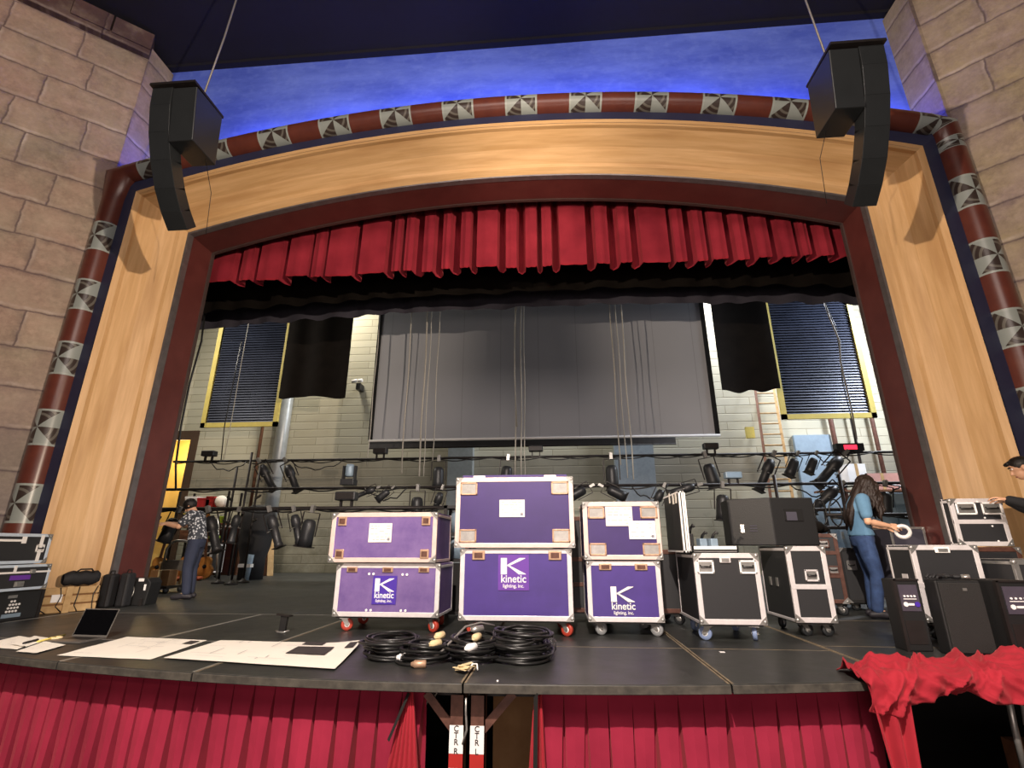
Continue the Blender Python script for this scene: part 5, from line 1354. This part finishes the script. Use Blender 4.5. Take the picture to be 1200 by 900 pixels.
lamp('mover', 408, 572, B2, label='moving head light with blue grey head standing on the middle pipe', sc=.85)
lamp('ellip', 445, 578, B2, 1.2, label='small black profile light swung sideways above the left purple stack', sc=.6)
lamp('can', 462, 578, B2, .9, label='small black can light above the left purple stack', sc=.6)
lamp('can', 491, 570, B2, .0, label='bell shaped can light above the right corner of the left purple stack', sc=1.0)
lamp('ellip', 520, 566, B2, .3, label='dark profile light between the left and tallest purple stacks', sc=.8)
lamp('can', 694, 570, B2, 1.1, label='dark can light lying sideways just above the right purple stack', sc=.8)
lamp('can', 703, 570, B2, -1.1, label='second sideways can light above the right purple stack', sc=.8)
lamp('ellip', 778, 572, B2, .5, label='black profile light behind the raised lid of the open case', sc=.8)
lamp('ellip', 820, 572, B2, 1.3, label='profile light with white clamp right of the raised lid', sc=.8)
lamp('can', 846, 575, B2, .1, label='dark can light at the left shoulder of the big loudspeaker', sc=1.0)
lamp('floodblue', 860, 568, B2, label='pale blue grey floodlight on the middle pipe above the big loudspeaker', sc=.9)
lamp('ellip', 985, 570, B2, .9, label='black profile light behind the woman hair', sc=1.0)
lamp('can', 1035, 568, B2, .2, label='can light on the middle pipe beside the right maroon column', sc=.9)
lamp('can', 370, 588, B3, .12, label='big black can light hanging from the lowest pipe', sc=1.0)
lamp('ellip', 346, 598, B3, -.3, label='black profile light left of the big can light on the lowest pipe', sc=.8)
lamp('ellip', 318, 596, B3, -.4, label='black profile light on the lowest pipe, farthest left of its group of three', sc=.9)
lamp('ellip', 248, 590, B3, -.4, label='long black profile light hanging over the prop shelves', sc=1.0)
lamp('can', 214, 594, B3, .3, label='black can light above the man backstage', sc=.9)
lamp('flood', 405, 598, B3, label='black bar floodlight right behind the left purple stack', sc=1.1)
lamp('ellip', 284, 590, B3, .1, label='black profile light beside the lighting boom at left', sc=.75)
lamp('ellip', 190, 590, B3, .5, label='black profile light closest to the left maroon column', sc=1.0)
p = at(995, 528, 12)
t = thing('red_lit_box', 'black box with a glowing red face on the upper pipe at right', 'light box', (p.x, 12, 2.84))
MB().box(-.3, .3, -.08, .08, .03, .2).build('box_body', M['lampbk'], t); MB().box(-.14, .14, -.09, -.08, .06, .16).build('red_face', M['redlit'], t)
for i, (px, py, Y, dx, lb) in enumerate(((268, 545, 12, .5, 'looped black cable under the upper pipe at left'), (372, 540, 12, .7, 'sagging black cable under the upper pipe, left of the screen'), (640, 572, 10, .5, 'sagging cable under the middle pipe at centre'), (455, 580, 10, .4, 'cable loop on the middle pipe over the left stack'), (960, 580, 10, .5, 'cable loop on the middle pipe left of the woman'), (1030, 580, 10, .4, 'cable loop on the middle pipe right of the woman'), (975, 545, 12, .4, 'cable loop hanging under the red lit box'), (760, 570, 10, .35, 'cable loop on the middle pipe above the raised lid'))):
    p = at(px, py, Y); z_ = B1[1] if Y == 12 else B2[1]; pts = []
    for k in range(13): u = k/12; pts.append((p.x - dx + 2*dx*u, Y - .06, z_ - .02 - .22*math.sin(u*PI)**.8 + .03*math.sin(u*19 + i)))
    tag(MB().path(pts, .013, 6).build('draped_cable', M['rubber']), lb, 'cable', 'cables draped along the pipes')

# ================================================================== BACKSTAGE LEFT
for i, (px, Y, h_, lb) in enumerate(((266, 11.5, 2.6, 'black lighting boom post at left, nearest the prop shelves'), (281, 11.2, 2.9, 'middle black lighting boom post at left'), (294, 11.8, 2.7, 'black lighting boom post at left beside the black drape'))):
    x_ = at(px, 620, Y).x; t = thing('boom_stand', lb, 'stand', (x_, Y, 0), .3*i, 'lighting boom posts at the left')
    MB().path([(0, 0, .05), (0, 0, h_)], .026, 8).build('post', M['iron'], t); MB().lathe([(.0, .0), (.14, .0), (.14, .03), (.06, .06), (.03, .1)], 18).build('base', M['iron'], t)
    for k in range(2):
        a = MB().bar((0, .02, h_*(.5 + .2*k)), (.08, -.3, h_*(.52 + .2*k)), .04, .04).build('side_arm', M['iron'], t)
t = thing('draped_drum', 'tall round object under a black drape beside the boom posts', 'drape', (at(297, 650, 13).x, 13, 0))
MB().lathe([(.30, .0), (.30, .5), (.38, .8), (.42, 1.5), (.36, 1.72), (.2, 1.82), (.0, 1.84)], 20).build('drape_cloth', M['blackfab'], t); MB().box(-.1, .22, -.44, -.3, .3, .38).build('white_sign', M['white'], t)
MB().cyl((.1, -.35, .0), (.16, -.36, .6), .07, 10).build('grey_tube', M['bluegrey'], t)
tag(MB().bar((at(317, 670, 14.5).x, 14.5, 0), (at(317, 610, 15).x + .02, 15.0, 1.75), .16, .04).build('timber_plank', M['tan']), 'pale timber plank standing upright beside the black drape', 'timber')
tag(MB().bar((at(311, 670, 14.6).x, 14.6, 0), (at(312, 615, 15).x, 15.0, 1.7), .22, .05).build('dark_board', M['brownwood']), 'dark brown board standing next to the pale plank', 'timber')
p = fl(285, 674)
tag(MB().path([(p.x + .45*math.cos(a_)*(.8 + .06*k), 12.4 + .3*math.sin(a_)*(.8 + .06*k), .03 + .015*k) for k in range(3) for a_ in [2*PI*j/20 for j in range(20)]], .03, 6).build('orange_cable_coil', M['orange']), 'orange cable coil lying on the floor by the boom posts', 'cable')
# prop shelves
sx0, sx1, sy = at(208, 640, 14.2).x, at(266, 640, 14.2).x, 14.2
t = thing('prop_shelves', 'open metal shelving crammed with props at the back left', 'shelf', ((sx0 + sx1)/2, sy, 0)); hw_ = (sx1 - sx0)/2
for xs in (-hw_, hw_):
    for ys in (-.3, .3): MB().box(xs - .025, xs + .025, ys - .025, ys + .025, 0, 2.3).build('post', M['iron'], t)
SHZ = [.95, 1.42, 1.86]
for z in SHZ: MB().box(-hw_, hw_, -.32, .32, z - .04, z).build('shelf_board', M['brownwood'], t)
items = [('white carton with dark band at the left of the top prop shelf', 'white', .34, .3, 2, .06), ('grey blue tin on the top prop shelf', 'bluegrey', .22, .26, 2, .24), ('red plastic crate on the top prop shelf', 'red', .36, .26, 2, .42), ('second red plastic box on the top prop shelf', 'redpaint', .22, .3, 2, .60), ('cream sack at the right of the top prop shelf', 'paper', .34, .34, 2, .80), ('yellow box at the left of the middle prop shelf', 'yellow', .3, .28, 1, .08), ('blue cloth bundle on the middle prop shelf', 'bluegrey', .3, .25, 1, .3), ('amber jug on the middle prop shelf', 'guitar', .2, .3, 1, .5), ('white bowl stack on the middle prop shelf', 'white', .26, .18, 1, .68), ('pale green tin at the right of the middle prop shelf', 'green', .2, .2, 1, .88), ('brown box at the left of the bottom prop shelf', 'brownwood', .34, .28, 0, .1), ('maroon case on the bottom prop shelf', 'maroon', .36, .34, 0, .34), ('black box on the bottom prop shelf', 'black', .3, .26, 0, .57), ('lime green cloth at the right of the bottom prop shelf', 'green', .26, .18, 0, .78)]
for i, (lb, mt, w_, h_, lv, u) in enumerate(items):
    nm = 'jug' if 'jug' in lb else 'sack' if 'sack' in lb else 'cloth_bundle' if 'cloth' in lb else 'bowl_stack' if 'bowl' in lb else 'storage_tin' if 'tin' in lb else 'storage_box'
    x_ = sx0 + .25 + (sx1 - sx0 - .4)*u; b = MB()
    if nm in ('jug',): b.lathe([(.07, 0), (.1, .06), (.1, .16), (.04, .24), (.05, h_)], 14)
    elif nm in ('sack', 'cloth_bundle'): b.sph((0, 0, h_*.5), .5, 8, (w_, .4, h_))
    elif nm == 'bowl_stack':
        for k in range(4): b.lathe([(.05, .035*k), (.13, .05 + .035*k), (.12, .05 + .035*k), (.04, .01 + .035*k)], 16)
    elif nm == 'storage_tin': b.lathe([(w_*.45, 0), (w_*.45, h_ - .03), (w_*.48, h_ - .03), (w_*.48, h_), (.0, h_)], 16)
    else: b.box(-w_/2, w_/2, -.2, .2, 0, h_*.8).box(-w_/2 - .01, w_/2 + .01, -.21, .21, h_*.8, h_)
    o = tag(b.build(nm, M[mt]), lb, nm.split('_')[0] if nm != 'storage_box' else 'box', 'props on the shelves'); o.location = (x_, sy - .05, SHZ[lv] + .001)
c = case('black road case with white lettering strip under the prop shelves', at(221, 660, 13.2).x, at(246, 660, 13.2).x, 13.2, .55, .14, .86, M['casebk'], M['black_wheel'], divs=(.62,), trim=M['white'], tw=.05)
for k in range(4): latch(c, -.3 + .2*k, .68, .13, .07, M['white'])
MB().box(-.18, .02, -.006, 0, .38, .54).build('white_label', M['white'], c); MB().box(.0, .3, -.006, 0, .2, .26).build('white_strip', M['white'], c)
# guitars and hand truck
def guitar(label, x, y, rz, lean):
    t = thing('guitar', label, 'guitar', (x, y, .03), rz, 'guitars leaning at back left'); e = Matrix.Rotation(lean, 4, 'Y') @ Matrix.Rotation(PI/2, 4, 'X')
    pf = [(.19*math.cos(a_)*(1 - .18*math.sin(a_)**2*0) , .2 + .22*math.sin(a_)) for a_ in [PI + PI*k/10 for k in range(11)]] + [(.13, .30), (.15, .42), (.10, .5), (0, .52), (-.10, .5), (-.15, .42), (-.13, .30)]
    MB().prism(pf, -.05, .05, 'z', e).build('guitar_body', M['guitar'], t)
    MB().box(-.03, .03, .5, 1.05, .03, .055, e).box(-.045, .045, 1.05, 1.2, .02, .05, e).build('neck', M['brownwood'], t)
    MB().lathe([(.0, .051), (.05, .051), (.05, .053), (.0, .053)], 16, e @ Matrix.Translation(Vector((0, .28, 0)))).build('sound_hole', M['dark'], t)
gx = at(190, 650, 12.5).x
guitar('varnished guitar leaning at back left, nearest the maroon column', gx, 12.4, .2, .12); guitar('second varnished guitar behind the man backstage', gx + .5, 12.7, -.1, .08); guitar('amber guitar right of the other two at back left', gx + .95, 12.9, .1, -.1)
t = thing('hand_truck', 'silver hoop hand truck carrying a small carton at back left', 'hand truck', (-7.15, 9.5, 0), .1)
MB().path([(-.22, 0, .08), (-.22, .03, .75), (-.17, .04, .86), (-.08, .045, .9), (.08, .045, .9), (.17, .04, .86), (.22, .03, .75), (.22, 0, .08)], .022, 8).build('hoop_frame', M['steel'], t)
MB().box(-.24, .24, -.5, .02, .08, .12).build('platform', M['iron'], t); MB().box(-.2, .2, .0, .03, .36, .55).build('back_plate', M['steel'], t)
for s in (-.2, .2):
    for y in (-.44, -.02): MB().lathe([(.0, -.02), (.06, -.02), (.06, .02), (.0, .02)], 14, Matrix.Translation(Vector((s, y, .06))) @ Matrix.Rotation(PI/2, 4, 'Y')).build('wheel', M['black_wheel'], t)
t = thing('carton', 'small brown carton riding on the hand truck at back left', 'box', (-7.15, 9.28, .122), .1); MB().box(-.17, .17, -.13, .13, 0, .26).build('carton_body', M['tanbox'], t); MB().box(-.03, .03, -.132, .132, .0, .262).build('tape_strip', M['masktape'], t)
t = thing('step_stool', 'low wooden step stool between the hand truck and the man', 'stool', (at(207, 668, 11.5).x, 11.5, 0))
MB().box(-.3, .3, -.2, .2, .42, .46).build('top', M['tan'], t)
for sx in (-.26, .26):
    for sy_ in (-.16, .16): MB().box(sx - .025, sx + .025, sy_ - .025, sy_ + .025, 0, .42).build('leg', M['tan'], t)
tag(MB().path([(at(256, 668, 13).x, 13, 0), (at(257, 620, 13.2).x - .03, 13.1, 1.6)], .03, 8).build('white_pole', M['steel']), 'pale metal pole leaning in front of the brown cabinet', 'pole')
t = thing('brown_cabinet', 'dark brown cabinet with shelves right of the prop shelves', 'cabinet', (at(269, 650, 15.1).x, 15.1, 0))
MB().box(-.42, .42, -.25, .25, 0, 1.35).build('cabinet_body', M['brownwood'], t)
for k in range(3): MB().box(-.38, .38, -.28, -.25, .06 + .43*k, .44 + .43*k).build('drawer', M['maroon'], t)
p = (at(269, 628, 15.1).x, 15.05, 1.352)
for k, (mt, lb) in enumerate((('white', 'white folded paper stack on the brown cabinet'), ('bluegrey', 'pale blue booklet on top of the white paper stack'))): 
    o = tag(MB().box(-.3, .3, -.18, .18, 0, .05).build('paper_stack' if k == 0 else 'booklet', M[mt]), lb, 'paper'); o.location = (p[0] - .05, p[1], p[2] + .052*k); o.rotation_euler.z = .2*k
# backstage right: black heap, table box behind the woman
t = thing('black_bag', 'black cloth bag heaped on the two-tier case left of the woman', 'bag', (3.36, 7.1, .955))
b = MB(); b.sph((0, 0, .085), .1, 10, (1.5, 1.2, .85)); b.sph((.12, .05, .06), .08, 8, (1.3, 1.3, .7)); b.build('bag_body', M['blackcloth'], t)
MB().path([(-.1, 0, .15), (-.02, 0, .22), (.08, 0, .14)], .012, 6).build('strap', M['blackfab'], t)
c = case('dark grey box case standing behind the woman, to her right', 4.55, 5.0, 7.5, .5, .1, 1.05, M['greycloth'], M['black_wheel'], trim=M['steel'], tw=.03)
t = thing('rack_frame', 'black tubular rack frame left of the woman with hanging cables', 'rack', (4.45, 9.3, 0))
for s in (-.55, .55): MB().path([(s, 0, 0), (s, 0, 2.0)], .03, 8).build('post', M['iron'], t)
for z in (1.1, 1.4): MB().path([(-.55, 0, z), (.55, 0, z)], .03, 8).build('rail', M['iron'], t)
for k in range(4):
    MB().path([(-.4 + .25*k + .1*math.cos(a_), -.05, 1.35 + .22*math.sin(a_)) for a_ in [2*PI*j/16 for j in range(16)]], .014, 6, closed=True).build('cable_loop', M['rubber'], t)

# narrow rack between the purple stacks
t = thing('equipment_rack', 'narrow black rack with two grey drums between the left and tallest purple stacks', 'rack', (-1.16, 6.25, 0))
for sx in (-.16, .16):
    for sy_ in (0, .3): MB().box(sx - .02, sx + .02, sy_ - .02, sy_ + .02, 0, 1.28).build('post', M['iron'], t)
for z in (.05, .62, .92, 1.24): MB().box(-.18, .18, -.02, .32, z, z + .035).build('shelf_board', M['black'], t)
for z in (.96, .66): MB().cyl((0, .15, z), (0, .15, z + .24), .12, 18).build('drum', M['bluegrey'], t)
MB().box(-.15, .15, .0, .3, .09, .6).build('black_box', M['blackmatte'], t)
tag(MB().path([(-1.02, 6.16, 0), (-1.03, 6.17, .6), (-1.05, 6.19, 1.05)], .02, 8).build('wooden_pole', M['tan']), 'short tan pole leaning on the narrow rack between the purple stacks', 'pole')
# ================================================================== LIGHT
def area(name, loc, target, size, power, col, sy=None, spread=None):
    l = bpy.data.lights.new(name, 'AREA'); l.energy = power; l.color = lin(col)[:3]; l.size = size
    if sy: l.shape = 'RECTANGLE'; l.size_y = sy
    if spread: l.spread = spread
    o = bpy.data.objects.new(name, l); COL.objects.link(o); o.location = loc
    o.rotation_euler = (Vector(target) - Vector(loc)).to_track_quat('-Z', 'Y').to_euler(); return o
def spot(name, loc, target, power, col, angle, blend=.3, r=.1):
    l = bpy.data.lights.new(name, 'SPOT'); l.energy = power; l.color = lin(col)[:3]; l.spot_size = math.radians(angle); l.spot_blend = blend; l.shadow_soft_size = r
    o = bpy.data.objects.new(name, l); COL.objects.link(o); o.location = loc
    o.rotation_euler = (Vector(target) - Vector(loc)).to_track_quat('-Z', 'Y').to_euler(); return o
# balcony rail lamps at either side of the house
spot('house_lamp_right', (8.0, -4.5, 2.6), (-6.0, 6.0, 6.3), 7600, '#ffe8d0', 50, .6, .10)
spot('house_lamp_left', (-7.0, -4.0, 2.0), (4.6, 6.2, 6.0), 5600, '#ffe8d0', 50, .6, .10)
# overhead front lamp on the apron
spot('apron_lamp', (-.4, -2.4, 6.3), (-.3, 4.6, .2), 5000, '#fff0e2', 60, .2, .07)
# soft fill in the house, the low lamp added unseen to lift the skirt
area('house_fill', (0, -5, 8), (0, 6, 3), 7, 620, '#ffece0', 4)
area('house_low_fill', (0, -3.5, .6), (0, 3.5, -.2), 6, 150, '#ffe8dc', 1.5)
# blue cove strips lying on the ledge behind the roll moulding
for k in range(9):
    q = -.88 + 1.76 * k / 8; x = XC + HWT * q
    area('cove_strip', (x, 6.90, zt(x) + .08), (x, 7.4, zt(x) + .45), 1.5, 36, '#5070ff', .14, spread=1.9)
# stage work lights hung between the screens and the back wall
area('work_light_right', (6.0, 14.7, 10.2), (5.0, 16.2, 3.0), 1.2, 900, '#f4f6ff', .8)
area('work_light_centre', (-1.0, 14.9, 10.2), (-1.5, 16.2, 2.0), 1.2, 420, '#fbf6ee', .8)
area('work_light_left', (-8.0, 14.7, 10.2), (-8.5, 16.2, 2.0), 1.2, 380, '#fff4e0', .8)
area('work_light_wing', (10.8, 12.5, 8.2), (8.5, 15, 1.0), 1.0, 900, '#eef4ff', 1.0)
area('work_light_wing_left', (-11.5, 11.0, 8.5), (-8, 13, .5), 1.0, 300, '#fff6e8', 1.0)
pl = bpy.data.lights.new('side_room_lamp', 'POINT'); pl.energy = 90; pl.color = lin('#ffe2a4')[:3]; pl.shadow_soft_size = .2
o = bpy.data.objects.new('side_room_lamp', pl); COL.objects.link(o); o.location = (-13.5, YW + .8, 3.9)
w = bpy.data.worlds.new('world'); SC.world = w; w.use_nodes = True
w.node_tree.nodes['Background'].inputs[0].default_value = lin('#8c8288'); w.node_tree.nodes['Background'].inputs[1].default_value = .12

# ================================================================== CAMERA
cd = bpy.data.cameras.new('camera'); cam = bpy.data.objects.new('camera', cd); COL.objects.link(cam)
cd.sensor_fit = 'HORIZONTAL'; cd.sensor_width = 36; cd.lens = FPX / 1200 * 36; cd.clip_start = .05; cd.clip_end = 200
cam.location = (0, 0, HCAM)
cam.matrix_world = Matrix(((RT.x, UP.x, -FW.x, 0), (RT.y, UP.y, -FW.y, 0), (RT.z, UP.z, -FW.z, HCAM), (0, 0, 0, 1)))
SC.camera = cam
SC.view_settings.view_transform = 'Standard'
SC.view_settings.exposure = 0.0
